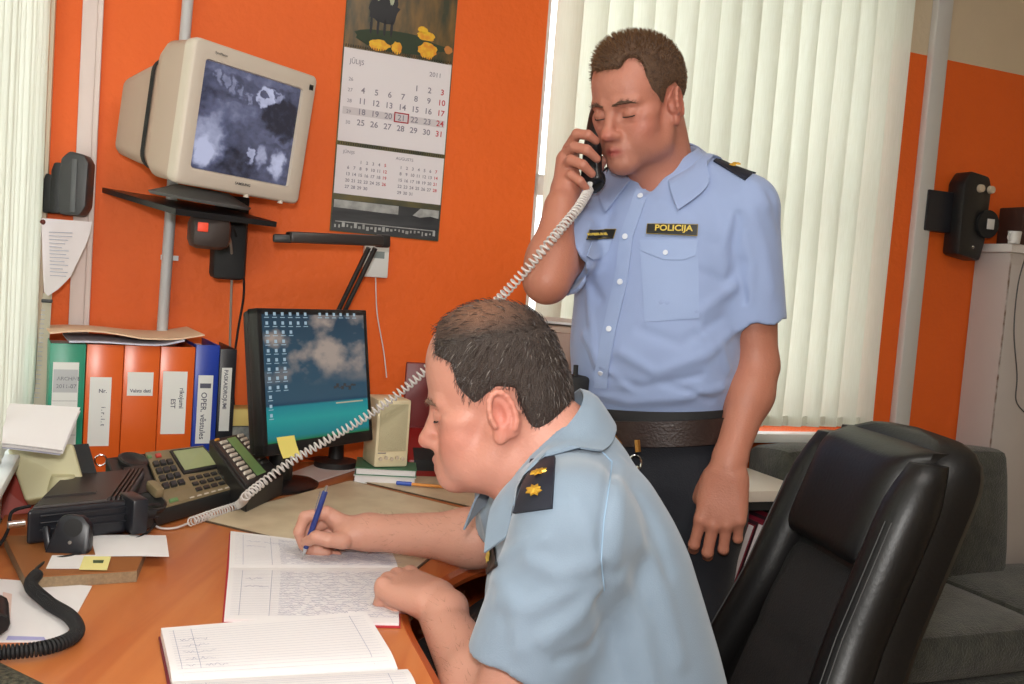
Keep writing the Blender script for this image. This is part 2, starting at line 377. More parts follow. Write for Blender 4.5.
# window
FRM = mat('window_frame_paint', s2l(225, 225, 220), .4)
mb = MB(); wbox(mb, U0, U0+.06, -.12, -.18, WB, WT); wbox(mb, U1-.06, U1, -.12, -.18, WB, WT); wbox(mb, U0, U1, -.12, -.18, WB, WB+.06); wbox(mb, U0, U1, -.12, -.18, WT-.06, WT)
wbox(mb, .93, 1.0, -.12, -.18, WB, WT); wbox(mb, U0, U1, -.12, -.18, 1.52, 1.58)
wf = struct('window_1', mb, FRM)
GL = mat('window_glass', (1, 1, 1), .0, trans=1, ior=1.01, spec=.2)
mb = MB(); wbox(mb, U0+.05, U1-.05, -.148, -.152, WB+.05, WT-.05); mobj('glass_pane', mb, GL, wf)
mb = MB(); wbox(mb, U0-.0, U1+.02, .05, -.12, WB-.03, WB, .006); struct('trim_5', mb, FRM)
# vertical blind
def blind_mat():
    m = bpy.data.materials.new('blind_fabric'); m.use_nodes = True; N = m.node_tree.nodes; L = m.node_tree.links
    for n in list(N): N.remove(n)
    out = N.new('ShaderNodeOutputMaterial'); mx = N.new('ShaderNodeMixShader'); mx.inputs[0].default_value = .5
    d = N.new('ShaderNodeBsdfDiffuse'); t = N.new('ShaderNodeBsdfTranslucent'); tc = N.new('ShaderNodeTexCoord'); mp = N.new('ShaderNodeMapping')
    mp.inputs['Scale'].default_value = (60, 60, 3); n = N.new('ShaderNodeTexNoise'); n.inputs['Scale'].default_value = 6; n.inputs['Detail'].default_value = 5
    L.new(tc.outputs['Object'], mp.inputs[0]); L.new(mp.outputs[0], n.inputs['Vector'])
    r = N.new('ShaderNodeValToRGB'); r.color_ramp.elements[0].color = (*s2l(238, 239, 229), 1); r.color_ramp.elements[1].color = (*s2l(245, 246, 238), 1)
    r.color_ramp.elements[0].position = .3; r.color_ramp.elements[1].position = .7
    L.new(n.outputs['Fac'], r.inputs[0]); L.new(r.outputs[0], d.inputs[0]); L.new(r.outputs[0], t.inputs[0])
    L.new(d.outputs[0], mx.inputs[1]); L.new(t.outputs[0], mx.inputs[2]); L.new(mx.outputs[0], out.inputs[0]); return m
BL = blind_mat()
vb = thing('vertical_blind', 'cream vertical slat blind covering the window behind the standing officer', 'blind', wl(1.0, .0, .9))
mb = MB(); wbox(mb, U0, U1+.0, .0, .05, 2.40, 2.44, .004); mobj('head_rail', mb, FRM, vb, world=True)
ns = 17
for i in range(ns):
    u = U0+.055+(U1-U0-.075)*(i)/(ns-1); tw = math.radians([58, 50, 40][i] if i < 3 else 24+5*math.sin(i*2.1)); grid = []
    for a in range(13):
        z = .868+a*(2.40-.868)/12; row = []
        for b in range(5):
            s = (b/4-.5)*.089; cv = .006*(1-(2*b/4-1)**2); lx = s*math.cos(tw)-cv*math.sin(tw)*-1; ly = s*math.sin(tw)+cv*math.cos(tw)
            row.append(wl(u+lx+.0015*math.sin(a*.7+i), .028+ly+.002*math.sin(a*.5+i*1.7), z))
        grid.append(row)
    mb = MB(); mb.sheet(grid, .0008); mobj('slat', mb, BL, vb, world=True)
    mb = MB(); c = wl(u, .03, .868); mb.box(c+Vector((0,0,.018)), (.07, .006, .03), RZ(PHI+tw), .002); mobj('slat_weight', mb, BL, vb, world=True)
mb = MB(); mb.tube([wl(U0+.03+k*.06, .028+.006*math.sin(k*1.3), .875+.004*math.sin(k*2.)) for k in range(21)], .0015, 5); mobj('bottom_chain', mb, FRM, vb, world=True)

vb = thing('vertical_blind', 'white vertical slat blind over the side window at the left edge of the room', 'blind', wl(UL, .75, .9))
mb = MB(); wbox(mb, UL-.01, UL+.02, .062, 1.498, 2.405, 2.445, .004); mobj('head_rail', mb, FRM, vb, world=True)
for i in range(18):
    q = .095+i*.076; tw = math.radians(8+3*math.sin(i*1.7)); grid = []
    for a in range(9):
        z = .885+a*(2.405-.885)/8; row = []
        for b in range(5):
            s = (b/4-.5)*.089; cv = .004*(1-(2*b/4-1)**2); row.append(wl(UL+.006-s*math.sin(tw)+cv+.0008*math.sin(a+i), q+s*math.cos(tw), z))
        grid.append(row)
    mb = MB(); mb.sheet(grid, .0008); mobj('slat', mb, BL, vb, world=True)
# ============================================================ furniture
def wood_mat():
    m = mat('cherry_laminate', s2l(196, 104, 46), .32, spec=.45); N = m.node_tree.nodes; L = m.node_tree.links
    tc = N.new('ShaderNodeTexCoord'); mp = N.new('ShaderNodeMapping'); mp.inputs['Scale'].default_value = (7, .7, 7); mp.inputs['Rotation'].default_value = (0, 0, -.35)
    n = N.new('ShaderNodeTexNoise'); n.inputs['Scale'].default_value = 2.2; n.inputs['Detail'].default_value = 8; n.inputs['Distortion'].default_value = 1.2
    r = N.new('ShaderNodeValToRGB'); r.color_ramp.elements[0].color = (*s2l(184, 102, 54), 1); r.color_ramp.elements[1].color = (*s2l(200, 122, 68), 1)
    r.color_ramp.elements[0].position = .35; r.color_ramp.elements[1].position = .65
    L.new(tc.outputs['Object'], mp.inputs[0]); L.new(mp.outputs[0], n.inputs['Vector']); L.new(n.outputs['Fac'], r.inputs[0]); L.new(r.outputs[0], N['Principled BSDF'].inputs['Base Color']); return m
WOOD = wood_mat()
BLACK = mat('black_plastic', (.012, .012, .013), .38, bump=.05, bscale=300)
BLACKM = mat('black_matte', (.010, .010, .011), .7)
DKGREY = mat('dark_grey_plastic', (.05, .05, .052), .45)
WHITE = mat('white_plastic', (.72, .72, .70), .4)
PAPER = mat('paper', s2l(232, 228, 228), .8, noise=.02, nscale=12)
PAPER2 = mat('paper_bluish', s2l(205, 205, 222), .8)
PEACH = mat('peach_paper', s2l(236, 200, 168), .8)
INK = mat('ink', (.10, .10, .14), .7)
INKL = mat('faint_ink', s2l(170, 170, 190), .7)
CHROME = mat('chrome', (.7, .7, .7), .18, metal=1)
BEIGE = mat('beige_plastic', s2l(206, 190, 168), .45)
def wslab(mb, outline, z0, z1):          # horizontal slab with a plan outline
    n = len(outline); mb.add([(x, y, z0) for x, y in outline]+[(x, y, z1) for x, y in outline],
        [tuple(range(n-1, -1, -1)), tuple(range(n, 2*n))]+[(i, (i+1) % n, (i+1) % n+n, i+n) for i in range(n)]); return mb
DT = .75
desk = thing('corner_desk', 'cherry wood laminate corner desk covered with phones, binders and notebooks', 'desk', (-.5, 1.7, 0))
inner = spline([(0.02, .88, 0), (-.065, 1.17, 0), (-.135, 1.40, 0), (-.118, 1.52, 0), (-.035, 1.70, 0), (.09, 1.79, 0)], 8)
cnr = wl(UL+.006, .006, 0); nl = wl(UL+.006, 1.42, 0); rr = wl((.09-WP.x)/WD.x-.0, .006, 0)
outl = [(p.x, p.y) for p in inner]+[(.09, rr.y), (cnr.x, cnr.y), (nl.x, nl.y)]
mb = MB(); wslab(mb, outl, DT-.028, DT); mobj('desktop', mb, WOOD, desk, world=True, angle=30)
mb = MB(); pth = [Vector((p.x+.001, p.y, DT-.014)) for p in inner]; mb.tube(pth, .0145, 8); mobj('edge_strip', mb, mat('desk_edge', s2l(170, 78, 34), .4), desk, world=True)
for (a, b) in (((-.02, .92), (nl.x+.04, nl.y+.03)), ((.06, 1.83), (.06, rr.y-.06))):
    a = Vector((*a, 0)); b = Vector((*b, 0)); d = (b-a); mb = MB(); ang = math.atan2(d.y, d.x); c = (a+b)/2
    mb.box((c.x, c.y, (DT-.03)/2), (d.length, .02, DT-.03), RZ(ang)); mobj('side_panel', mb, WOOD, desk, world=True)
mb = MB(); c = wl(-.4, .05, .5); mb.box(c, (.9, .018, .4), RZ(PHI)); mobj('back_panel', mb, WOOD, desk, world=True)
mb = MB(); ang = math.atan2(.24, .101); mb.box((-.03, 1.55, DT-.075), (.40, .10, .018), RZ(ang), .004); mobj('keyboard_tray', mb, BLACKM, desk, world=True)
# ---- papers, notebooks
def quadpt(q, s, t): return q[0].lerp(q[1], s).lerp(q[3].lerp(q[2], s), t)   # q: far-left, far-right, near-right, near-left
def flat(name, q, m, label=None, cat='paper', th=.0008, bend=0, dz=0, par=None, n=8, group=None):
    g = [[quadpt(q, j/n, i/n)+Vector((0, 0, dz+bend*math.sin(PI*j/n)*math.sin(PI*i/n*.8+.3)+th)) for j in range(n+1)] for i in range(n+1)]
    mb = MB(); mb.sheet(g, th); o = mobj(name, mb, m, par, world=par is not None)
    return tag(o, label, cat, group) if label else o
def Q(px, z=DT): return [H(x, y, z) for x, y in px]
def lines(q, rows, m, name, par, z=.0012, x0=0, x1=1, y0=0, y1=1, th=.0006, cols=(), zf=None):
    mb = MB(); zf = zf or (lambda s, t: 0)
    def seg(s0, t0, s1, t1, w):
        k = 6
        for i in range(k):
            a = (s0+(s1-s0)*i/k, t0+(t1-t0)*i/k); b = (s0+(s1-s0)*(i+1)/k, t0+(t1-t0)*(i+1)/k)
            A = quadpt(q, *a)+Vector((0,0,z+zf(*a))); B = quadpt(q, *b)+Vector((0,0,z+zf(*b))); d = (B-A).normalized(); n = Vector((-d.y, d.x, 0))*w/2
            mb.add([A+n, B+n, B-n, A-n], [(0, 1, 2, 3)])
    for i in range(rows): t = y0+(y1-y0)*(i+.5)/rows; seg(x0, t, x1, t, th)
    for c in cols: seg(c, y0, c, y1, th*1.4)
    return mobj(name, mb, m, par, world=True, smooth=False)
def scribble(q, rows, m, name, par, z=.0014, x0=.1, x1=.9, y0=.1, y1=.9, h=.45, seed=1, w=.0005, zf=None, cells=None, jit=.3):
    rn = random.Random(seed); mb = MB(); zf = zf or (lambda s, t: 0); W = (q[1]-q[0]).length
    for i in range(rows):
        t = y0+(y1-y0)*(i+.5)/rows; dt = (y1-y0)/rows*h; s = x0; end = x1-rn.random()*(x1-x0)*jit
        while s < end:
            L_ = rn.uniform(.012, .045)/W; n = max(3, int(L_*W/.0022)); pts = []
            for k in range(n):
                pts.append(quadpt(q, s+L_*k/n, t+dt*(rn.random()-.5)*(1.3 if k % 2 else -1.3))+Vector((0,0,z+zf(s, t))))
            for A, B in zip(pts, pts[1:]):
                d = (B-A).normalized(); nn = Vector((-d.y, d.x, 0))*w/2; mb.add([A+nn, B+nn, B-nn, A-nn], [(0, 1, 2, 3)])
            s += L_+rn.uniform(.004, .01)/W
    return mobj(name, mb, m, par, world=True, smooth=False)
RED = mat('red_cover', s2l(176, 40, 52), .5); MAROON = mat('maroon_cover', s2l(110, 22, 40), .5)
def notebook(far, near, label, pz, seed, cov):
    """open book: far page quad and near page quad (pixel corners), pages raised pz above the desk"""
    qf = Q(far, DT+pz); qn = Q(near, DT+pz); c = (qf[3]+qf[2])/2
    nb = thing('open_notebook', label, 'notebook', (c.x, c.y, DT), group=None)
    ex = .004; pts = [qf[0], qf[1], qn[2], qn[3]]; cc = sum(pts, Vector())/4
    o = [(p+(p-cc).normalized()*ex) for p in (qf[0], qf[1], qf[2], qn[2], qn[3], qf[3])]
    mb = MB(); wslab(mb, [(p.x, p.y) for p in o], DT+.0005, DT+.003); mobj('cover', mb, cov, nb, world=True)
    for q in (qf, qn):
        g = []; n = 10
        for i in range(n+1):
            row = []
            for j in range(n+1): row.append(quadpt(q, j/n, i/n))
            g.append(row)
        zc = (lambda t: -.7*pz*.6*math.exp(-((t-1)/.10)**2)) if q is qf else (lambda t: -.7*pz*.6*math.exp(-(t/.10)**2))
        for i in range(n+1):
            for j in range(n+1): g[i][j] = g[i][j]+Vector((0, 0, zc(i/n)))
        mb = MB(); R = n+1; top = [p for r in g for p in r]; bot = [Vector((p.x, p.y, DT+.003)) for p in top]; N_ = R*R
        fs = [(i*R+j, i*R+j+1, (i+1)*R+j+1, (i+1)*R+j) for i in range(n) for j in range(n)]; fs += [tuple(x+N_ for x in f[::-1]) for f in fs]
        bd = [j for j in range(R)]+[i*R+R-1 for i in range(1, R)]+[n*R+j for j in range(R-2, -1, -1)]+[i*R for i in range(R-2, 0, -1)]
        fs += [(bd[(k+1) % len(bd)], bd[k], bd[k]+N_, bd[(k+1) % len(bd)]+N_) for k in range(len(bd))]
        mb.add(top+bot, fs); mobj('page_block', mb, PAPER, nb, world=True, angle=30)
        zf = (lambda s, t, zc=zc: zc(t)); rows = max(8, int((q[0]-q[3]).length/.0085))
        lines(q, rows, INKL, 'ruling', nb, .0006, .03, .97, .08, .94, .0005, cols=(.08, .25) if seed == 1 else (.05, .13, .9), zf=zf)
        if seed == 1:
            scribble(q, rows-1, mat('blue_ink', s2l(120, 120, 165), .7), 'handwriting', nb, .0009, .30, .97, .12, .93, .5, seed+rows, .0006, zf=zf, jit=.15)
            scribble(q, 2, mat('blue_ink', s2l(120, 120, 165), .7), 'handwriting', nb, .0009, .1, .22, .2, .5, .2, 3, .0006, zf=zf)
        else: scribble(q, 5, INKL, 'handwriting', nb, .0009, .07, .24, .25, .9, .3, 5, .0007, zf=zf, jit=.6)
    return nb
NBZ = .007
nb1 = notebook([(230.6, 531), (391.7, 550.6), (398, 566), (229, 566)], [(229, 566), (398, 566), (399, 623), (224, 619)], 'open red-covered notebook filled with handwriting under the writing officer\'s hands', NBZ, 1, RED)
nb2 = notebook([(161, 628), (366, 611), (398, 663), (172, 676)], [(172, 676), (408, 664), (440, 745), (186, 762)], 'open ruled ledger with mostly empty pages nearest the camera', .016, 2, MAROON)
MATM = mat('desk_mat_cover', s2l(214, 196, 166), .5, col2=s2l(198, 178, 148), nscale=14); MATM2 = mat('desk_mat_edge', s2l(92, 78, 62), .6)
def deskmat(px, label):
    q = Q(px); c = sum(q, Vector())/4; t = thing('desk_mat', label, 'desk mat', (c.x, c.y, DT))
    mb = MB(); wslab(mb, [(p.x, p.y) for p in q], DT+.0003, DT+.0032); mobj('mat_base', mb, MATM2, t, world=True)
    mb = MB(); wslab(mb, [(c.lerp(p, .985).x, c.lerp(p, .985).y) for p in q], DT+.0032, DT+.0038); mobj('mat_surface', mb, MATM, t, world=True)
deskmat([(350, 481.5), (484, 515), (414, 573), (200, 521)], 'grey-brown desk mat partly under the open red notebook')
deskmat([(386, 469), (490, 474), (505, 516), (353, 480.5)], 'beige-brown desk mat under the orange and blue pen')
# envelope, papers on the right of the phone
flat('envelope', Q([(330, 460), (359, 469.7), (305, 487), (283.7, 477)]), PAPER, 'white envelope lying in front of the flat monitor', 'envelope', .003)
cards = thing('fanned_photos', 'fan of dark brown photo cards beside the flat monitor foot', 'cards', H(338, 466))
for i in range(6):
    a = .35+.22*i; o = H(352, 470); d = Vector((math.cos(a+1.2), math.sin(a+1.2), 0)); n = Vector((-d.y, d.x, 0)); z = Vector((0, 0, .002+.0022*i))
    q = [o+d*.13+n*.03, o+d*.13-n*.03, o-n*.03, o+n*.03]; g = [[quadpt(q, j/3, i2/3)+z for j in range(4)] for i2 in range(4)]
    mb = MB(); mb.sheet(g, .0012); mobj('photo_card', mb, mat('photo_card_%d' % (i % 3), [s2l(70, 40, 34), s2l(104, 66, 50), s2l(50, 34, 34)][i % 3], .3), cards, world=True)
# ---- pens
def pen(name, a, b, r, body, tip, cap, label):
    a = Vector(a); b = Vector(b); d = (b-a); t = thing(name, label, 'pen', tuple(a)); L_ = d.length; u = d.normalized()
    if cap == 'blue':
        mb = MB(); mb.tube([a+u*.034, b], r, 8); mobj('barrel', mb, body, t, world=True)
        mb = MB(); mb.tube([a, a+u*.002, a+u*.036, a+u*.037], [r*.8, r*1.35, r*1.45, r*1.3], 8); mobj('cap', mb, tip, t, world=True)
        mb = MB(); mb.tube([b, b+u*.006], [r*.95, r*.8], 8); mobj('end_plug', mb, tip, t, world=True)
    else:
        mb = MB(); mb.tube([a, a+u*.012, a+u*.022], [.0006, r*.6, r*.95], 10); mobj('metal_tip', mb, CHROME, t, world=True)
        mb = MB(); mb.tube([a+u*.022, a+u*.03, b-u*.012, b-u*.010], [r, r*1.1, r*1.05, r*.8], 10); mobj('barrel', mb, body, t, world=True)
        mb = MB(); mb.tube([b-u*.012, b], [r*.6, r*.5], 8); mobj('push_button', mb, CHROME, t, world=True)
        s = u.cross(Vector((0, 1, 0))).normalized(); mb = MB(); mb.tube([b-u*.014+s*r, b-u*.014+s*(r+.003), b-u*.05+s*(r+.002)], .0011, 6); mobj('clip', mb, CHROME, t, world=True)
    return t
p0 = H(396, 484, DT+.008); p1 = H(470, 489, DT+.008); p0.z += .003
pen('ballpoint_pen', p0, p1, .0036, mat('orange_pen', s2l(232, 150, 60), .4), mat('blue_cap', s2l(50, 90, 190), .4), 'blue', 'orange ballpoint pen with blue cap lying on the desk mat')
# ============================================================ binders
BO = mat('binder_orange', s2l(222, 98, 36), .28, spec=.5); BG = mat('binder_green', s2l(40, 140, 110), .35); BB = mat('binder_blue', s2l(36, 62, 160), .35); BK = mat('binder_black', (.015, .015, .02), .4)
LAB = mat('spine_label', s2l(226, 226, 222), .6)
bang = math.radians(29); bd = Vector((math.cos(bang), math.sin(bang), 0)); bn = Vector((-bd.y, bd.x, 0))
b0 = P(47, 420, 2.0); b0.z = DT
def binder(x, w_, hgt, m, label, lab, depth=.235, tilt=0):
    o = b0+bd*x; t = thing('ring_binder', label, 'binder', (o.x, o.y, DT+.0003), (0, tilt, bang), 'ring binders standing in a row on the desk')
    mb = MB(); mb.box((w_/2, .0012, hgt/2), (w_-.001, .0024, hgt), None, .001); mobj('spine', mb, m, t)
    for xx in (.0015, w_-.0015): mb = MB(); mb.box((xx, depth/2, hgt/2), (.0025, depth, hgt), None, .001); mobj('cover_board', mb, m, t)
    mb = MB(); mb.box((w_*.5, depth/2+.004, hgt/2-.004), (w_-.014, depth-.02, hgt-.022)); mobj('page_block', mb, PAPER, t)
    if m is BO or m is BG:
        mb = MB(); mb.tube([Vector((w_/2+.012*math.cos(k*PI/8), -.0012, .055+.012*math.sin(k*PI/8))) for k in range(17)], .002, 6); mobj('finger_ring', mb, CHROME, t)
    if lab:
        x0, x1, z0, z1 = lab; mb = MB(); mb.box(((x0+x1)/2*w_, -.0006, (z0+z1)/2*hgt), ((x1-x0)*w_, .0012, (z1-z0)*hgt)); l = mobj('spine_label', mb, LAB, t)
    return t
def spl(t, w_, h, s, size, xf, zf, rot=0, sx=1):        # lettering on a spine
    M = Matrix.Translation((xf*w_, -.0014, zf*h)) @ Matrix.Rotation(PI/2, 4, 'X') @ Matrix.Rotation(rot, 4, 'Z')
    return text('lettering', s, size, INK, t, M, .0002, .0002, sx=sx)
def bars(t, w_, h, rects, m=INK):
    mb = MB()
    for x0, x1, z0, z1 in rects: mb.box(((x0+x1)/2*w_, -.0014, (z0+z1)/2*h), ((x1-x0)*w_, .0004, (z1-z0)*h))
    return mobj('printed_line', mb, m, t, smooth=False)
x = 0; HB = .309
t = binder(x, .070, HB, BG, 'green ring binder at the left end of the row with a tall lined label', (.1, .82, .2, .87)); GRL = mat('label_grey', s2l(186, 188, 190), .6)
bars(t, .070, HB, [(.12, .80, .66, .82)], GRL)
bars(t, .070, HB, [(.12, .80, .60, .602), (.12, .80, .48, .482), (.12, .80, .36, .362)]); spl(t, .070, HB, 'ARCHIVE', .011, .22, .745); spl(t, .070, HB, '2011-07', .012, .2, .69); x += .0715
t = binder(x, .0745, HB, BO, 'orange ring binder next to the green one, narrow label with a column of marks', (.12, .70, .28, .77)); spl(t, .0745, HB, 'Nr.', .012, .36, .66); spl(t, .0745, HB, 'i . r . i . t', .012, .46, .56, -PI/2); x += .0755
t = binder(x, .0745, HB, BO, 'middle orange ring binder with a small wide label near the top', (.12, .84, .64, .81)); spl(t, .0745, HB, 'Valsts dati', .0105, .2, .665); x += .0755
t = binder(x, .0745, HB, BO, 'orange ring binder next to the blue one with a large square label', (.10, .80, .36, .82), .22); spl(t, .0745, HB, 'rikojumi', .014, .60, .70, -PI/2); spl(t, .0745, HB, 'EST', .014, .36, .62, -PI/2); x += .0755
t = binder(x, .053, HB+.006, BB, 'blue ring binder with a long white handwritten label', (.16, .78, .28, .78), .205); bars(t, .053, HB, [(.24, .70, .70, .735)]); spl(t, .053, HB, 'OPER. vēstules', .0175, .32, .67, -PI/2, 1.0); x += .054
t = binder(x, .038, HB-.002, BK, 'thin black ring binder at the right end of the row', (.15, .75, .38, .86), .19); spl(t, .038, HB, 'PASKAIDROJUMI', .0125, .30, .84, -PI/2); XB = x
# loose papers lying on the binders
def stack(c0, x0, x1, y0, y1, z, m, label, bend, seed, name='loose_papers'):
    rn = random.Random(seed); n = 12; g = []
    for i in range(7):
        row = []
        for j in range(n+1):
            s = x0+(x1-x0)*j/n; y = y0+(y1-y0)*i/6+bend[1]*math.sin(j/n*5+seed); zz = z+bend[0]*max(0, math.sin(PI*(j/n*1.6+.1)))*(1-i/12)+.0+(.012*((j/n)-.8)*5 if j/n > .8 else 0)
            row.append(b0+bd*s+bn*y+Vector((0, 0, zz)))
        g.append(row)
    mb = MB(); mb.sheet(g, .003); return tag(mobj(name, mb, m), label, 'papers')
stack(0, .035, .27, -.012, .2, HB+.004, PAPER2, 'bluish-white sheets lying on the orange binders under a peach folder', (.002, .004), 1)
stack(0, -.002, .315, -.005, .22, HB+.017, PEACH, 'peach paper folder on top of the binders', (.012, .006), 2, 'paper_folder')
# note block behind the black binder
nbk = H(238, 445); t = thing('note_block', 'yellow note block in a grey patterned holder beside the flat monitor', 'note block', (*P(240, 420, 2.24).xy, DT+.0003), (0, 0, .5))
mb = MB(); mb.box((0, 0, .0625), (.075, .075, .125), None, .004); mobj('holder', mb, mat('patterned_grey', s2l(150, 150, 140), .6, col2=s2l(70, 80, 90), nscale=40), t)
mb = MB(); mb.box((0, 0, .146), (.07, .07, .04), None, .003); mobj('paper_block', mb, mat('pale_yellow', s2l(226, 200, 120), .7), t)
# ============================================================ flat monitor
Rl = Matrix.Rotation(1.0, 4, 'Z') @ Matrix.Rotation(-.155, 4, 'X'); LC = Vector((-.4352, 2.1106, 1.0127))
lcd = thing('flat_monitor', 'black flat-panel monitor showing a tropical sea desktop', 'monitor', (LC.x, LC.y, DT), (0, 0, 1.0))
RT = Matrix.Translation((0, 0, LC.z-DT)) @ Matrix.Rotation(-.155, 4, 'X')
def rmb(mb, M): mb.v = [tuple(M @ Vector(v)) for v in mb.v]; return mb
LW, LH = .34, .31
mb = MB()
for c, s in (((0, .0, LH/2-.007), (LW, .03, .014)), ((0, 0, -LH/2+.013), (LW, .03, .026)), ((-LW/2+.007, 0, 0), (.014, .03, LH)), ((LW/2-.007, 0, 0), (.014, .03, LH))): mb.box(c, s, None, .003)
mb.box((0, .02, 0), (LW-.006, .03, LH-.006), None, .008); mb.box((0, .045, -.02), (.2, .03, .18), None, .01)
mobj('bezel', rmb(mb, RT), BLACK, lcd)
def sea_mat():
    m = bpy.data.materials.new('screen_sea'); m.use_nodes = True; N = m.node_tree.nodes; L = m.node_tree.links; b = N['Principled BSDF']
    b.inputs['Base Color'].default_value = (.01, .01, .01, 1); b.inputs['Roughness'].default_value = .3
    tc = N.new('ShaderNodeTexCoord'); sp = N.new('ShaderNodeSeparateXYZ'); L.new(tc.outputs['Generated'], sp.inputs[0])
    r = N.new('ShaderNodeValToRGB'); el = r.color_ramp.elements; stops = [(0, (28, 110, 60)), (.04, (20, 120, 130)), (.17, (34, 150, 148)), (.275, (24, 128, 140)), (.29, (26, 62, 88)), (.32, (44, 78, 98)), (.7, (38, 72, 92)), (1, (28, 58, 78))]
    el[0].position = 0; el[0].color = (*s2l(*stops[0][1]), 1); el[1].position = 1; el[1].color = (*s2l(*stops[-1][1]), 1)
    for p, c in stops[1:-1]: e = el.new(p); e.color = (*s2l(*c), 1)
    L.new(sp.outputs['Z'], r.inputs[0])
    mp = N.new('ShaderNodeMapping'); mp.inputs['Scale'].default_value = (3.2, 1, 4.2); mp.inputs['Location'].default_value = (1.7, 0, .3); L.new(tc.outputs['Generated'], mp.inputs[0]); n = N.new('ShaderNodeTexNoise'); n.inputs['Scale'].default_value = 1; n.inputs['Detail'].default_value = 6
    L.new(mp.outputs[0], n.inputs['Vector']); cr = N.new('ShaderNodeValToRGB'); cr.color_ramp.elements[0].position = .50; cr.color_ramp.elements[1].position = .66; L.new(n.outputs['Fac'], cr.inputs[0])
    zr = N.new('ShaderNodeValToRGB'); ze = zr.color_ramp.elements; ze[0].position = .42; ze[0].color = (0,0,0,1); ze[1].position = .6; ze[1].color = (1,1,1,1); L.new(sp.outputs['Z'], zr.inputs[0])
    mu = N.new('ShaderNodeMath'); mu.operation = 'MULTIPLY'; L.new(cr.outputs[0], mu.inputs[0]); L.new(zr.outputs[0], mu.inputs[1])
    mx = N.new('ShaderNodeMix'); mx.data_type = 'RGBA'; L.new(mu.outputs[0], mx.inputs['Factor']); L.new(r.outputs[0], mx.inputs[6]); mx.inputs[7].default_value = (*s2l(165, 150, 140), 1)
    L.new(mx.outputs[2], b.inputs['Emission Color']); b.inputs['Emission Strength'].default_value = .75; return m
mb = MB(); mb.box((0, -.0145, .006), (LW-.026, .002, LH-.038)); scr = mobj('screen', rmb(mb, RT), sea_mat(), lcd)
ICO = mat('icon_glow', (.1, .12, .14), .5, emit=s2l(140, 165, 180), estr=.8); mb = MB(); rn = random.Random(3)
rowsn = [13, 6, 4, 3, 3, 3, 3, 3, 3, 1, 1, 1]
for r_, nn in enumerate(rowsn):
    for c_ in range(nn):
        x_ = -.145+c_*.0225; z_ = .143-r_*.0195
        if r_ == 0 and c_ in (6,): continue
        mb.box((x_, -.0157, z_), (.007, .0006, .007)); mb.box((x_, -.0157, z_-.0075), (.013, .0005, .0016))
mobj('desktop_icons', rmb(mb, RT), ICO, scr, smooth=False)
SAND = mat('sandbar_glow', (.1, .1, .1), .5, emit=s2l(170, 160, 130), estr=.7); mb = MB(); mb.box((.095, -.0157, -.058), (.09, .0005, .003)); mobj('sandbar', rmb(mb, RT), SAND, scr, smooth=False)
mb = MB()
for i in range(9): mb.box((.05+.008*i, -.0157, -.022+.004*math.sin(i*1.9)), (.008, .0005, .006+.004*math.sin(i*2.3)))
mobj('palm_silhouette', rmb(mb, RT), mat('dark_screen', (.02, .02, .02), .5, emit=s2l(60, 56, 56), estr=.6), scr, smooth=False)
mb = MB(); mb.tube([(0, .05, -.03+LC.z-DT), (0, .085, .1), (0, .09, .02)], [.025, .028, .03], 12); mobj('stand_neck', mb, BLACK, lcd)
mb = MB(); mb.lathe([(.001, 0), (.115, 0), (.118, .006), (.1, .014), (.03, .022), (.001, .022)], 32, Matrix.Translation((0, .085, .0005)) @ Matrix.Diagonal((.85, .62, 1, 1))); mobj('stand_foot', mb, BLACK, lcd)
stk = thing('sticky_note', 'yellow sticky note stuck to the lower edge of the flat monitor', 'sticky note', tuple(LC))
M_ = Matrix.Translation(LC) @ Rl; g = [[M_ @ Vector((-.135+.05*j/4+.002*i, -.0175-.004*(i/4)**2*2, -.118-.045*i/4)) for j in range(5)] for i in range(5)]
mb = MB(); mb.sheet(g, .0006); mobj('note_sheet', mb, mat('sticky_yellow', s2l(238, 222, 120), .7), stk, world=True)
# ============================================================ speaker on books, red organiser
sp0 = Vector((-.298, 2.33, DT)); BKG = mat('book_green', s2l(70, 120, 90), .6)
def flatbook(c, size, z, ang, m, label):
    t = thing('book', label, 'book', (c.x, c.y, z), (0, 0, ang)); mb = MB(); w_, d_, h_ = size
    mb.box((0, 0, h_/2), (w_-.006, d_-.006, h_-.004)); mobj('page_block', mb, PAPER, t)
    mb = MB(); mb.box((0, 0, .001), (w_, d_, .002)); mb.box((0, 0, h_-.001), (w_, d_, .002)); mb.box((0, d_/2, h_/2), (w_, .002, h_)); mobj('cover', mb, m, t)
flatbook(sp0+Vector((0.01, 0, 0)), (.15, .13, .02), DT+.0002, .1, mat('book_white', s2l(216, 220, 214), .6), 'white book lowest in the pair under the beige speaker')
flatbook(sp0+Vector((0.01, 0, 0)), (.148, .128, .018), DT+.0205, .13, BKG, 'green-topped book directly under the beige speaker')
CREAM = mat('cream_plastic', s2l(228, 214, 178), .5)
t = thing('desk_speaker', 'cream desktop speaker box with small buttons standing on two books', 'speaker', (sp0.x+.005, sp0.y, DT+.0387), (0, 0, .45))
mb = MB(); mb.box((0, 0, .0835), (.085, .1, .165), None, .005); mobj('housing', mb, CREAM, t)
mb = MB(); mb.box((0, -.0505, .098), (.07, .003, .115), None, .001); mobj('grille', mb, mat('cream_grille', s2l(196, 186, 152), .7, bump=.4, bscale=500), t)
for k in range(5): mb = MB(); mb.tube([(-.028+.014*k, -.049, .022+.003*(k % 2)), (-.028+.014*k, -.056, .022+.003*(k % 2))], .0045, 12); mobj('button', mb, BEIGE, t)
mb = MB(); mb.box((-.025, -.0507, .036), (.02, .001, .002)); mobj('printed_mark', mb, INK, t)
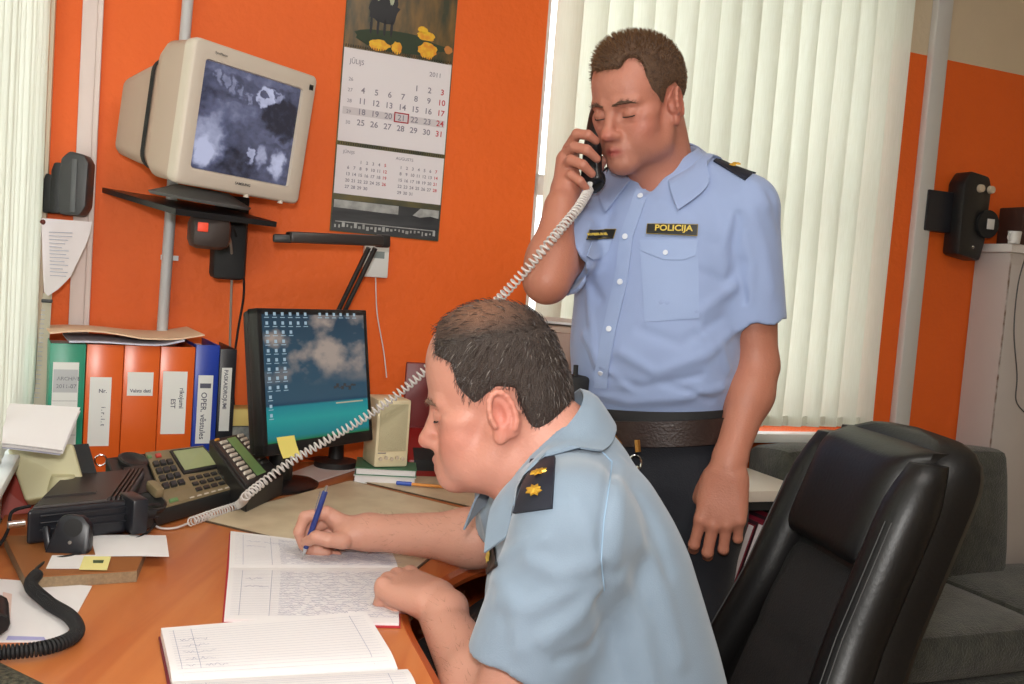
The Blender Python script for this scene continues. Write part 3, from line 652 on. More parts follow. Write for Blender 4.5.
t = thing('red_organiser', 'dark red desk organiser with a black recess beside the cream speaker', 'organiser', (-.195, 2.46, DT), (0, 0, .25)); RD = mat('dark_red_plastic', s2l(140, 26, 24), .3)
mb = MB(); mb.box((-.01, .04, .15), (.12, .012, .26), None, .004); mobj('back_panel', mb, mat('maroon_panel', s2l(112, 20, 22), .4), t)
mb = MB(); mb.prism([(-.08, 0), (.05, 0), (.05, .11), (.02, .11), (-.08, .045)], .13, Matrix.Rotation(PI/2, 4, 'Z'), .004); mobj('base', mb, RD, t)
mb = MB(); mb.prism([(-.0825, .018), (-.0815, .045), (-.045, .07), (-.045, .018)], .1, Matrix.Rotation(PI/2, 4, 'Z')); mobj('recess', mb, BLACKM, t)
# ============================================================ wall things
cal0 = wl(-.046, .004, 1.355); cal = thing('wall_calendar', 'tall three-section wall calendar with a flower photo, hanging on the orange wall', 'calendar', tuple(cal0), (0, math.radians(0.6), PHI))
CW = .295
mb = MB(); mb.box((0, 0, .40), (CW, .002, .80)); mobj('backing_board', mb, mat('calendar_backing', s2l(60, 62, 44), .5, col2=s2l(110, 98, 50), nscale=9, stretch=(1, 1, 2)), cal)
def cpanel(name, x0, x1, z0, z1, m, off=.002): mb = MB(); mb.box(((x0+x1)/2, -off, (z0+z1)/2), (x1-x0, .0016, z1-z0)); return mobj(name, mb, m, cal)
h2 = CW/2-.003
ph = cpanel('flower_photo', -h2, h2, .47, .795, mat('meadow_photo', s2l(48, 50, 26), .35, col2=s2l(120, 88, 38), nscale=22, stretch=(1.4, 1, .45)))
YEL = mat('petal_yellow', s2l(232, 186, 30), .5, col2=s2l(215, 130, 20), nscale=60); GRN = mat('grass_dark', s2l(36, 52, 28), .6)
def blob(par, cx_, cz_, rx, rz, m, name, off=.0033, rag=.12, seed=0, n=22):
    rn = random.Random(seed); vs = []
    for k in range(n): r_ = 1+rag*(rn.random()-.5)*2; vs.append((cx_+rx*r_*math.cos(2*PI*k/n), cz_+rz*r_*math.sin(2*PI*k/n)))
    mb = MB(); mb.prism(vs, .0006, Matrix.Translation((0, -off, 0))); return mobj(name, mb, m, par, smooth=False)
blob(ph, 0, .505, .125, .026, GRN, 'grass', .0030, .12, 2)
blob(ph, .075, .497, .026, .021, YEL, 'dandelion', seed=1); blob(ph, .068, .533, .024, .012, YEL, 'dandelion', seed=5); blob(ph, .058, .548, .013, .009, YEL, 'dandelion', seed=6)
blob(ph, -.055, .489, .028, .014, YEL, 'dandelion', seed=2); blob(ph, -.008, .490, .014, .016, YEL, 'dandelion', seed=3); blob(ph, .132, .508, .012, .01, mat('petal_orange', s2l(190, 120, 50), .5), 'dandelion', seed=4)
DKP = mat('animal_dark', s2l(24, 24, 30), .5); blob(ph, -.05, .578, .04, .036, DKP, 'dark_animal', .0033, .15, 8); blob(ph, -.066, .602, .016, .02, DKP, 'dark_animal', .0034, .1, 9); blob(ph, -.028, .603, .015, .02, DKP, 'dark_animal', .0034, .1, 10)
PW = mat('animal_white', s2l(170, 176, 150), .5); blob(ph, -.066, .612, .008, .010, PW, 'white_blaze', .0042, .2, 11); blob(ph, -.03, .607, .006, .012, PW, 'white_blaze', .0042, .2, 12)
for k in range(4): blob(ph, -.08+.018*k, .536, .0035, .022, DKP, 'animal_leg', .0033, .1, 20+k)
CP = mat('calendar_page', s2l(226, 220, 224), .6)
p1_ = cpanel('month_page', -h2, h2, .233, .473, CP); p2_ = cpanel('small_month_page', -h2, h2, .098, .222, CP)
TM = lambda x_, z_: Matrix.Translation((x_, -.0032, z_)) @ Matrix.Rotation(PI/2, 4, 'X')
CI = mat('calendar_ink', s2l(132, 126, 140), .6); CR = mat('calendar_red', s2l(190, 60, 70), .6)
text('month_name', 'JŪLIJS', .017, CI, p1_, TM(-.128, .432), sx=.9); text('year', '2011', .017, CI, p1_, TM(.085, .432), sx=1.0)
def month(par, x0, z0, dx, dz, size, first, days, bold=0, wk=None):
    A, B = [], []
    for d_ in range(1, days+1):
        k = first+d_-1; c_, r_ = k % 7, k//7
        o = text('day', str(d_), size, CR if c_ == 6 else CI, par, TM(x0+c_*dx, z0-r_*dz), .0001, bold, 'CENTER'); (B if c_ == 6 else A).append(o)
    if wk:
        for r_ in range(5): A.append(text('day', str(wk+r_), size*.6, CI, par, TM(x0-dx*.95, z0-r_*dz), .0001, 0, 'CENTER'))
    merge(A, 'weekday_dates'); merge(B, 'sunday_dates')
month(p1_, -.088, .388, .0355, .0275, .021, 4, 31, .0003, 26)
rx, rz = -.088+3*.0355, .388-3*.0275+.0072
mb = MB(); 
for c, s in (((rx, -.0036, rz+.0115), (.040, .001, .003)), ((rx, -.0036, rz-.0115), (.040, .001, .003)), ((rx-.0185, -.0036, rz), (.003, .001, .026)), ((rx+.0185, -.0036, rz), (.003, .001, .026))): mb.box(c, s)
mobj('date_marker', mb, mat('marker_red', s2l(170, 20, 40), .4), cal)
mb = MB(); mb.box((0, -.0031, rz-.001), (.275, .0003, .019)); mobj('week_band', mb, mat('band_grey', s2l(205, 198, 202), .7), p1_)
text('month_name', 'JŪNIJS', .011, CI, p2_, TM(-.128, .203)); text('month_name', 'AUGUSTS', .011, CI, p2_, TM(.012, .203))
month(p2_, -.112, .180, .0162, .0165, .0115, 2, 30, .0002); month(p2_, .028, .180, .0162, .0165, .0115, 0, 31, .0002)
mb = MB(); 
for zz in (.2275, .4765): 
    for k in range(46): mb.tube([(-h2+.004+k*(2*h2-.008)/45, -.0035, zz-.003), (-h2+.004+k*(2*h2-.008)/45, -.0045, zz+.0), (-h2+.004+k*(2*h2-.008)/45, -.0035, zz+.003)], .0009, 4)
mobj('wire_binding', mb, BLACKM, cal)
bp = cpanel('stadium_photo', -h2, h2, .002, .083, mat('stadium_grey', s2l(64, 66, 68), .4, col2=s2l(40, 42, 46), nscale=14, stretch=(.4, 1, 3)))
LG = mat('photo_light', s2l(176, 178, 176), .5, col2=s2l(140, 142, 140), nscale=40); mb = MB()
mb.prism([(-.142, .062), (-.02, .060), (.03, .060), (.03, .082), (-.142, .082)], .0006, Matrix.Translation((0, -.0031, 0))); mb.prism([(.07, .062), (.09, .058), (.12, .064), (.142, .06), (.142, .082), (.09, .082)], .0006, Matrix.Translation((0, -.0031, 0))); mobj('light_sky', mb, LG, bp, smooth=False)
mb = MB(); rn = random.Random(4)
for k in range(26): w_ = rn.uniform(.003, .008); mb.box((-.135+k*.0107, -.0031, .017+rn.uniform(-.003, .003)), (w_, .0006, rn.uniform(.004, .014)))
mb.box((0, -.0031, .0265), (.27, .0006, .0025)); mobj('light_stands', mb, LG, bp, smooth=False)
# thermostat box and cord
t = thing('wall_socket_box', 'small white box with a grey display plate below the calendar', 'wall box', tuple(wl(-.069, .002, 1.292)), (0, 0, PHI))
mb = MB(); mb.box((0, -.01, 0), (.066, .02, .095), None, .003); mobj('housing', mb, WHITE, t)
mb = MB(); mb.box((0, -.0205, .012), (.04, .002, .018)); mobj('display', mb, mat('display_grey', s2l(130, 140, 140), .3), t)
pts = spline([wl(-.066, .012, 1.245), wl(-.055, .01, 1.15), wl(-.03, .008, 1.05), wl(-.02, .02, .98)], 8); mb = MB(); mb.tube(pts, .0016, 6)
tag(mobj('thin_wall_cord', mb, WHITE), 'thin white cord hanging from the small white wall box', 'cord')
# desk lamp
lamp = thing('desk_lamp', 'black adjustable desk lamp with flat bar head reaching left in front of the wall', 'lamp', (-.40, 2.42, DT)); LB = mat('lamp_black', (.02, .018, .018), .45)
e1 = P(372, 248, 2.34); e0 = P(338, 318, 2.38); base = Vector((-.43, 2.42, DT))
mb = MB(); 
for s in (-.008, .008): mb.tube([e1+WD*s, e0+WD*s, base+Vector((s, 0, .06))], .0062, 8)
mobj('arm', mb, LB, lamp, world=True)
mb = MB(); mb.lathe([(.001, 0), (.055, 0), (.055, .018), (.02, .025), (.018, .07), (.001, .07)], 24, Matrix.Translation(base+Vector((0, 0, .0004)))); mobj('lamp_base', mb, LB, lamp, world=True)
h1 = P(381, 241, 2.33); h0 = P(288, 237, 2.2); d = (h0-h1).normalized(); R_ = frame(h1, d, (0, 0, 1)).to_3x3(); L_ = (h0-h1).length
mb = MB(); mb.box((h0+h1)/2, (L_, .026, .044), R_, .006); mobj('lamp_shade', mb, mat('lamp_head', (.035, .028, .026), .4), lamp, world=True)
mb = MB(); mb.box(h0+d*.012+Vector((0, 0, -.004)), (.045, .02, .018), R_ @ RY(-.25), .005); mobj('end_cap', mb, LB, lamp, world=True)
mb = MB(); mb.box(h1-d*.004, (.03, .032, .036), R_, .006); mobj('pivot', mb, LB, lamp, world=True)
# ============================================================ CRT on its bracket
crt = thing('tube_monitor', 'beige old tube monitor showing grainy security camera views, on a wall bracket', 'monitor', (-.605, 2.097, 1.5557)); CS = .9
crt.rotation_euler = (Matrix.Rotation(.985, 3, 'Z') @ Matrix.Rotation(.108, 3, 'X') @ Matrix.Rotation(.026, 3, 'Y')).to_euler()
def rrect(w_, h_, r_, y, n=5, cz=0):
    out = []
    for sx, sz, a0 in ((1, 1, 0), (-1, 1, PI/2), (-1, -1, PI), (1, -1, 1.5*PI)):
        for k in range(n+1):
            a = a0+PI/2*k/n; out.append(Vector((sx*(w_/2-r_)+r_*math.cos(a), y, sz*(h_/2-r_)+r_*math.sin(a)+cz)))
    return out
CWd, CHt = .343, .298
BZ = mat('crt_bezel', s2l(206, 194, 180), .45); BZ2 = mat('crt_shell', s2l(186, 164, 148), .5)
mb = MB(); sw, sh = .268, .222; 
mb.loft([rrect(sw, sh, .006, .012), rrect(sw+.004, sh+.004, .008, .002), rrect(CWd-.012, CHt-.012, .010, -.003), rrect(CWd-.002, CHt-.002, .014, .001), rrect(CWd, CHt, .016, .010), rrect(CWd-.004, CHt-.004, .016, .03)], caps=False); mobj('bezel', mb, BZ, crt, angle=60)
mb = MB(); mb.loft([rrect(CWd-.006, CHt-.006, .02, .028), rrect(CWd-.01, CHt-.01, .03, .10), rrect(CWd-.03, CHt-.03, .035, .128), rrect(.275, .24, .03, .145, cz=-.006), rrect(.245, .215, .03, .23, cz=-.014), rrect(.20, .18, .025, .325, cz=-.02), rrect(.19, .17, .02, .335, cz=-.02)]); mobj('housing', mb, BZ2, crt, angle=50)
def cctv_mat():
    m = bpy.data.materials.new('screen_cctv'); m.use_nodes = True; N = m.node_tree.nodes; L = m.node_tree.links; b = N['Principled BSDF']
    b.inputs['Base Color'].default_value = (.01, .01, .012, 1); b.inputs['Roughness'].default_value = .15
    tc = N.new('ShaderNodeTexCoord'); G = tc.outputs['Generated']
    def noise(sc, det, scale=(1, 0, 1), off=0):
        mp = N.new('ShaderNodeMapping'); mp.inputs['Scale'].default_value = scale; mp.inputs['Location'].default_value = (off, 0, off*.7); L.new(G, mp.inputs[0])
        n = N.new('ShaderNodeTexNoise'); n.inputs['Scale'].default_value = sc; n.inputs['Detail'].default_value = det; L.new(mp.outputs[0], n.inputs['Vector']); return n
    def mth(op, a, b_=None):
        q = N.new('ShaderNodeMath'); q.operation = op
        for i, v in enumerate((a, b_)):
            if v is None: continue
            if isinstance(v, (int, float)): q.inputs[i].default_value = v
            else: L.new(v, q.inputs[i])
        return q.outputs[0]
    wn = noise(9, 5); vm = N.new('ShaderNodeVectorMath'); vm.operation = 'SCALE'; vm.inputs['Scale'].default_value = .22; L.new(wn.outputs['Color'], vm.inputs[0])
    va = N.new('ShaderNodeVectorMath'); L.new(G, va.inputs[0]); L.new(vm.outputs[0], va.inputs[1])
    acc = mth('MULTIPLY', noise(13, 8, off=3).outputs['Fac'], .36)
    def blob(x, z, rx, rz, amp, soft=.35):
        nonlocal acc
        mp = N.new('ShaderNodeMapping'); mp.vector_type = 'POINT'; mp.inputs['Location'].default_value = (-(x+.11)/rx, 0, -(z+.11)/rz); mp.inputs['Scale'].default_value = (1/rx, 0, 1/rz); L.new(va.outputs[0], mp.inputs[0])
        ln = N.new('ShaderNodeVectorMath'); ln.operation = 'LENGTH'; L.new(mp.outputs[0], ln.inputs[0])
        mr = N.new('ShaderNodeMapRange'); mr.interpolation_type = 'SMOOTHSTEP'; mr.inputs['From Min'].default_value = 1+soft; mr.inputs['From Max'].default_value = 1-soft; L.new(ln.outputs['Value'], mr.inputs['Value'])
        acc = mth('ADD', acc, mth('MULTIPLY', mr.outputs[0], amp))
    for a_ in ((.12, .28, .16, .24, .36), (.10, .16, .09, .14, .25), (.30, .62, .30, .12, .14), (.62, .82, .09, .11, .5, .15), (.60, .84, .035, .06, -.45, .2), (.74, .86, .07, .05, .32, .2), (.74, .88, .04, .02, -.25, .2),
               (.87, .17, .09, .15, .5), (.66, .26, .05, .10, .38, .6), (.56, .22, .025, .07, .5), (.58, .45, .07, .08, .05), (.85, .65, .22, .20, -.16, .2), (.42, .12, .2, .16, -.12), (.85, .42, .2, .03, .1),
               (.14, .88, .03, .07, .25), (.22, .86, .03, .06, .22), (.30, .84, .03, .06, .22), (.38, .80, .03, .06, .22), (.46, .76, .025, .05, .25), (.30, .72, .2, .04, -.1), (.45, .97, .5, .04, .12), (.06, .62, .1, .14, -.1)): blob(*a_)
    r = N.new('ShaderNodeValToRGB'); el = r.color_ramp.elements; el[0].position = .02; el[0].color = (*s2l(36, 39, 54), 1); el[1].position = .72; el[1].color = (*s2l(190, 194, 222), 1); e = el.new(.30); e.color = (*s2l(98, 102, 130), 1)
    L.new(acc, r.inputs[0]); L.new(r.outputs[0], b.inputs['Emission Color']); b.inputs['Emission Strength'].default_value = .8; return m
g = [[Vector((-sw/2+sw*j/10, .010-.006*(1-(2*j/10-1)**2)*(1-(2*i/8-1)**2)-.001, sh/2-sh*i/8)) for j in range(11)] for i in range(9)]
mb = MB(); mb.sheet(g, .002); cs = mobj('screen', mb, cctv_mat(), crt)
mb = MB(); mb.box((.155, -.002, CHt/2-.028), (.011, .002, .012)); mobj('badge', mb, BLACKM, crt)
text('brand_lettering', 'SAMSUNG', .0085, DKGREY, crt, Matrix.Translation((.0, -.0035, -CHt/2+.02)) @ Matrix.Rotation(PI/2, 4, 'X'), .0002, .0001, 'CENTER', 1.1)
text('model_lettering', 'SyncMaster', .007, DKGREY, crt, Matrix.Translation((-.12, -.0035, CHt/2-.022)) @ Matrix.Rotation(PI/2, 4, 'X'), .0002, 0)
for x_ in (.0, .1): mb = MB(); mb.tube([(x_+.02, .004, -CHt/2+.003), (x_+.02, .004, -CHt/2-.004)], .006, 10); mobj('control_button', mb, BZ, crt)
mb = MB(); rr_ = rrect(.272, .242, .035, .165, cz=-.009); mb.loft([rr_, [v+Vector((0, .014, 0)) for v in rr_]], caps=False); o = mobj('strap', mb, BLACKM, crt)
mb = MB(); mb.lathe([(.001, 0), (.11, 0), (.115, .006), (.085, .018), (.06, .03), (.001, .03)], 32, Matrix.Translation((0.0, .13, -.182)) @ Matrix.Diagonal((1, .95, 1, 1))); mobj('swivel_foot', mb, mat('grey_foot', s2l(120, 118, 116), .5), crt)
sa, sb, sc = P(101, 187, 2.28), P(176, 209, 1.98), P(277, 222, 2.18); n_ = (sb-sa).cross(sc-sa).normalized(); n_ = n_ if n_.z > 0 else -n_; sd = sa+(sc-sb)
br = thing('monitor_bracket', 'black wall bracket shelf carrying the tube monitor', 'bracket', tuple((sa+sc)/2))
mb = MB(); v = [sa, sb, sc, sd]; mb.add([p for p in v]+[p-n_*.012 for p in v], [(0, 1, 2, 3), (7, 6, 5, 4)]+[(i, i+4, (i+1) % 4+4, (i+1) % 4) for i in range(4)]); mobj('shelf_plate', mb, BLACK, br, world=True)
m0 = P(212, 240, 2.15); m1 = P(225, 228, 2.36)
mb = MB(); mb.box(P(209, 232, 2.1)+Vector((0, 0, .0)), (.085, .08, .075), RZ(.5), .02); mobj('tilt_mount', mb, mat('mount_brown', (.035, .022, .018), .5), br, world=True)
mb = MB(); mb.box(P(228, 250, 2.3), (.075, .12, .14), RZ(PHI), .012); mobj('wall_arm', mb, BLACKM, br, world=True)
mb = MB(); mb.box(wl(-.44, .012, 1.32), (.08, .024, .2), RZ(PHI), .004); mobj('wall_plate', mb, BLACKM, br, world=True)
mb = MB(); c = P(203, 227, 2.045); mb.box(c, (.022, .004, .02), RZ(.5), .002); mobj('orange_tag', mb, mat('tag_orange', s2l(250, 80, 50), .5), br, world=True)
def cable(name, pts, r, m, label, n=8, cat='cable'):
    mb = MB(); mb.tube(spline(pts, n), r, 6); return tag(mobj(name, mb, m), label, cat)
cable('signal_cable', [P(222, 225, 2.2), P(230, 240, 2.2), P(232, 265, 2.28), P(231, 300, 2.3), P(230, 345, 2.33), P(229, 420, 2.34)], .003, mat('cable_grey', s2l(150, 140, 130), .5), 'grey cable dropping from the monitor bracket')
cable('power_cable', [P(232, 225, 2.22), P(240, 250, 2.28), P(244, 290, 2.33), P(238, 330, 2.36), P(233, 370, 2.37), P(234, 410, 2.36)], .003, BLACKM, 'black cable curving down to the right of the grey one')
mb = MB(); g = [[P(205.5-.5*i, 275+i*11, 2.42)+WD*s for s in (-.0045, .0045)] for i in range(8)]; mb.sheet(g, .002); tag(mobj('hanging_strap', mb, BLACKM), 'flat black strap hanging below the bracket above the black binder', 'strap')
# ============================================================ wall charger + pinned sheets on the left
c = wl(-.800, .0, 1.455); t = thing('radio_charger', 'black handheld radio in a wall charger at the left corner', 'radio', tuple(P(70, 186, 2.2)), (0, 0, PHI-.3))
mb = MB(); mb.prism([(-.012, -.068), (.032, -.068), (.045, -.045), (.047, .055), (.036, .072), (.004, .078), (-.014, .06), (-.02, 0)], .05, None, .006); mobj('housing', mb, DKGREY, t)
mb = MB(); mb.prism([(-.036, -.066), (-.012, -.066), (-.012, .05), (-.03, .05), (-.036, .03)], .045, None, .005); mobj('cradle', mb, BLACK, t)
mb = MB(); mb.prism([(-.052, -.066), (-.034, -.066), (-.034, .02), (-.048, .024), (-.052, .01)], .04, None, .004); mobj('clip', mb, BLACKM, t)
mb = MB(); mb.box((.018, -.027, 0), (.012, .003, .12), None, .002); mobj('front_ridge', mb, mat('ridge_grey', s2l(90, 92, 94), .5), t)
def hang(name, px, Y, m, label, th=.0006, curl=0):
    q = [P(x_, y_, Y_) for (x_, y_), Y_ in zip(px, Y)]; n = 10; g = [[quadpt(q, j/n, i/n)+Vector((0, -curl*math.sin(PI*i/n), 0)) for j in range(n+1)] for i in range(n+1)]
    mb = MB(); mb.sheet(g, th); return mobj(name, mb, m), q
sh = thing('pinned_sheet', 'pinkish typed sheet pinned at the left corner with its lower edge curling', 'paper', tuple(P(60, 250, 2.15)))
g = []
for i in range(13):
    t_ = i/12; xl_ = 41+3*t_; xr_ = [92, 91, 90, 88, 86, 83, 80, 77, 74, 71, 65, 58, 48][i]; row = []
    for j in range(9): s_ = j/8; row.append(P(xl_+(xr_-xl_)*s_, 218+74*t_-(1-s_)*0-8*s_*t_*(1-t_)+4*s_, 2.15-.05*s_*t_+.03*s_-.02*t_))
    g.append(row)
mb = MB(); mb.sheet(g, .0007); mobj('sheet', mb, mat('pinkish_paper', s2l(216, 206, 208), .8), sh, world=True)
mb = MB()
rn = random.Random(6)
for k in range(13):
    y_ = 232+k*3.6; L1 = rn.uniform(14, 26)*(1-k*.02); a, b = P(49+k*.1, y_, 2.118-.003*k), P(49+L1, y_+1.0, 2.112-.004*k); mb.tube([a, b], .0009, 4)
mobj('typed_lines', mb, INKL, sh, world=True)
mb = MB(); mb.lathe([(.001, 0), (.006, 0), (.004, .006), (.001, .007)], 10, Matrix.Translation(P(43, 222, 2.12)) @ Matrix.Rotation(PI/2, 4, 'X')); mobj('pin', mb, mat('pin_brown', s2l(110, 50, 40), .4), sh, world=True)
o, q = hang('shaded_sheet', [(43, 293), (52, 294), (45, 412), (33, 412)], (2.16, 2.12, 2.06, 2.09), mat('shade_toned_paper', s2l(196, 184, 168), .8), '')  # paper colour greyed to carry the shade this sheet hangs in
ss = thing('long_sheet', 'narrow shade-toned sheet held by a black clip below the pinned sheet', 'paper', tuple(P(43, 350, 2.1))); A_ = WMAT(ss).inverted(); o.parent = ss; o.data.transform(A_); o.name = 'sheet'
mb = MB(); mb.box(P(47, 301, 2.10), (.022, .012, .008), RZ(.3), .002); mobj('binder_clip', mb, BLACK, ss, world=True)
mb = MB(); 
for k in range(20): y_ = 310+k*4.6; mb.tube([P(41-k*.35, y_, 2.09-.002*k), P(45-k*.3, y_+.3, 2.086-.002*k)], .0008, 4)
mobj('typed_lines', mb, INKL, ss, world=True)
# ============================================================ desk telephone with side module
PH = mat('phone_olive', s2l(138, 122, 92), .4, noise=.12, nscale=30); PHD = mat('phone_dark', (.02, .02, .02), .4); KEY = mat('phone_key', (.035, .034, .034), .4)
LCDM = mat('lcd_green', s2l(158, 164, 118), .25, emit=s2l(150, 158, 110), estr=.10); KW = mat('key_label', s2l(214, 204, 190), .5); GST = mat('green_strip', s2l(140, 182, 118), .5)
pA, pB, pC, pD = H(145, 453, .845), H(203, 446, .848), H(241, 486, .785), H(166, 507, .785)   # far-left, far-right, near-right, near-left of the key area
phone = thing('desk_phone', 'dark olive multi-line desk phone with a green display and an empty cradle', 'telephone', (*( (pA+pC)/2).xy, DT))
def slab4(q, th, mb=None, bev=None):     # prism hanging below quad q down to the desk (wedge) or by th
    mb = mb or MB(); b = [Vector((p.x, p.y, DT+.003)) if th is None else p-Vector((0, 0, th)) for p in q]
    return mb.add(list(q)+b, [(0, 1, 2, 3), (7, 6, 5, 4)]+[(i, i+4, (i+1) % 4+4, (i+1) % 4) for i in range(4)])
def bq(q, s, t): return quadpt(q, s, t)
PQ = [pA, pB, pC, pD]; pn = (pB-pA).cross(pD-pA).normalized(); pn = pn if pn.z > 0 else -pn
full = [bq(PQ, -.62, -.02), bq(PQ, 1.02, -.02), bq(PQ, 1.02, 1.03), bq(PQ, -.42, 1.03)]
mb = slab4([p-pn*.002 for p in full], None); o = mobj('body', mb, PHD, phone, world=True, smooth=False)
bvm = o.modifiers.new('bevel', 'BEVEL'); bvm.width = .004; bvm.segments = 2
def pad(name, q, s0, s1, t0, t1, h, m, par, lift=0, bev=.15):
    c = [bq(q, s0, t0), bq(q, s1, t0), bq(q, s1, t1), bq(q, s0, t1)]; cc = sum(c, Vector())/4
    n = (c[1]-c[0]).cross(c[3]-c[0]).normalized(); n = n if n.z > 0 else -n
    top = [p.lerp(cc, bev)+n*(h+lift) for p in c]; b = [p+n*lift for p in c]; mb = MB().add(top+b, [(0, 1, 2, 3), (7, 6, 5, 4)]+[(i, i+4, (i+1) % 4+4, (i+1) % 4) for i in range(4)])
    return mobj(name, mb, m, par, world=True, smooth=False)
pad('key_panel', PQ, .0, 1, 0, 1, .004, PH, phone, -.002, .01)
pad('display_frame', PQ, .38, .97, .05, .56, .004, PHD, phone, .002, .03); pad('display', PQ, .42, .93, .09, .50, .001, LCDM, phone, .0062, 0)
for r_ in range(4):
    for c_ in range(3): pad('key', PQ, .04+.105*c_+.0, .125+.105*c_, .22+.14*r_, .31+.14*r_, .005, KEY, phone, .002)
pad('red_key', PQ, .13, .22, .08, .14, .004, mat('key_red', s2l(200, 70, 60), .4), phone, .002); pad('green_key', PQ, .0, .07, .08, .13, .003, mat('key_green', s2l(110, 150, 100), .4), phone, .002); pad('green_key', PQ, .05, .16, .92, .97, .003, MATS['key_green'], phone, .002)
for r_ in range(3):
    for c_ in range(5): pad('key', PQ, .42+.108*c_, .50+.108*c_, .62+.11*r_, .68+.11*r_, .003, KEY, phone, .002)
for c_ in range(7): pad('key_label', PQ, .30+.095*c_, .36+.095*c_, .965, .985, .001, KW, phone, .002)
# cradle: two raised cups left of the keys
for (s_, t_) in ((-.22, .12), (-.16, .88)):
    mb = MB(); c = bq(PQ, s_, t_); ex = (pB-pA).normalized(); M_ = frame(c, ex, (pA-pD)); mb.lathe([(.001, -.005), (.032, -.005), (.034, .004), (.029, .006), (.020, .000), (.001, -.001)], 20, M_ @ Matrix.Diagonal((.85, 1, 1, 1))); mobj('handset_cup', mb, PHD, phone, world=True)
pad('cradle_plate', PQ, -.40, -.06, .25, .74, .006, PHD, phone, .0, .04)
mb = MB(); c = bq(PQ, -.10, .80); mb.box(c+pn*.018, (.018, .04, .02), frame(c, (pB-pA), (pA-pD)).to_3x3(), .004); mobj('hook_tab', mb, PH, phone, world=True)
mA, mB_, mC, mD = H(211, 440, .868), H(243, 433.5, .868), H(281, 474, .80), H(247, 489, .80); MQ = [mA, mB_, mC, mD]
mod = thing('key_module', 'narrow key extension module with a green strip on the right of the desk phone', 'telephone module', (*((mA+mC)/2).xy, DT))
mb = slab4([bq(MQ, -.04, -.02), bq(MQ, 1.04, -.02), bq(MQ, 1.04, 1.04), bq(MQ, -.04, 1.04)], None); o = mobj('body', mb, PHD, mod, world=True, smooth=False); bvm = o.modifiers.new('bevel', 'BEVEL'); bvm.width = .004; bvm.segments = 2
pad('face_panel', MQ, .03, .97, .03, .97, .003, KEY, mod, 0, .01); pad('green_strip', MQ, .40, .66, .06, .88, .001, GST, mod, .003, 0)
for k in range(9): pad('label_key', MQ, .13, .34, .10+.092*k, .15+.092*k, .004, KW, mod, .003)
for k in range(8): pad('label_key', MQ, .73, .92, .04+.092*k, .085+.092*k, .004, KW if k < 4 else KEY, mod, .003)
pad('lamp_key', MQ, .05, .18, .03, .06, .003, mat('amber_key', s2l(220, 150, 60), .4), mod, .003)
# ============================================================ radio base, microphone and the left foreground
bf = [H(-30, 548, .768), H(144, 553, .768), H(137, 571, .768), H(-30, 574, .768)]
bd2 = (bf[1]-bf[2]).normalized(); q = [bf[3]+bd2*.20, bf[2]+bd2*.20, bf[2], bf[3]]; q[0].x = max(q[0].x, -.86); q[3].x = -.70
board = thing('wooden_board', 'small wooden board with a rough front edge under the radio', 'board', (*q[2].xy, DT))
mb = slab4([p-Vector((0, 0, .0003)) for p in q], .0172); mobj('board_core', mb, mat('chipboard', s2l(142, 120, 92), .8, noise=.4, nscale=200), board, world=True, smooth=False)
mb = slab4([p+Vector((0, 0, .0012)) for p in q], .0014); mobj('veneer_top', mb, mat('board_top', s2l(150, 92, 46), .5), board, world=True, smooth=False)
RDK = mat('radio_brown', (.035, .028, .026), .45); RB = mat('radio_black', (.014, .015, .02), .36)
rz0, rz1 = .7705, .828
rq = [H(108, 474, rz1), H(148, 468, rz1), H(127, 501, rz1), H(27, 511, rz1)]; rq[0] = rq[3]+(rq[1]-rq[2])
radio = thing('radio_transceiver', 'black two-way radio base with a ridged top on the wooden board', 'radio', (*((rq[0]+rq[2])/2).xy, rz0))
def slabz(q, z0, mb=None):
    mb = mb or MB(); b = [Vector((p.x, p.y, z0)) for p in q]; return mb.add(list(q)+b, [(0, 1, 2, 3), (7, 6, 5, 4)]+[(i, i+4, (i+1) % 4+4, (i+1) % 4) for i in range(4)])
o = mobj('body', slabz(rq, rz0), RB, radio, world=True, smooth=False); bvm = o.modifiers.new('bevel', 'BEVEL'); bvm.width = .006; bvm.segments = 3
pad('top_cover', rq, .03, .78, .05, .95, .003, RDK, radio, 0, .02)
for k in range(4): pad('heat_fin', rq, .78+.05*k, .805+.05*k, .05, .95, .006, RDK, radio, 0, .05)
pad('top_ridge', rq, .06, .6, .70, .74, .003, RDK, radio, .003, .05)
c = (rq[2]+Vector((0, 0, 0))); rdir = (rq[2]-rq[3]).normalized(); R_ = frame(c, rdir, (rq[1]-rq[2])).to_3x3()
mb = MB(); mb.box(c+rdir*.012+Vector((0, 0, -.022)), (.028, .07, .062), R_, .005); mobj('connector_block', mb, RB, radio, world=True)
mb = MB(); mb.tube([c+rdir*.024+Vector((0, 0, -.025)), c+rdir*.05+Vector((0, .0, -.028))], [.011, .008], 10); mobj('plug', mb, BLACKM, radio, world=True)
fy = R_ @ Vector((0, -1, 0)); 
mb = MB(); a = rq[3]+Vector((0, 0, -.022))+fy*.004+rdir*.02
for k in range(3): mb.box(a+rdir*.10+Vector((0, 0, -.012+.012*k)), (.2, .003, .003), R_, .001)
mobj('front_rib', mb, RB, radio, world=True)
mb = MB(); a = rq[3]+rdir*-.003+Vector((0, 0, -.02)); mb.tube([a, a-rdir*.025], .006, 10); mobj('metal_jack', mb, CHROME, radio, world=True)
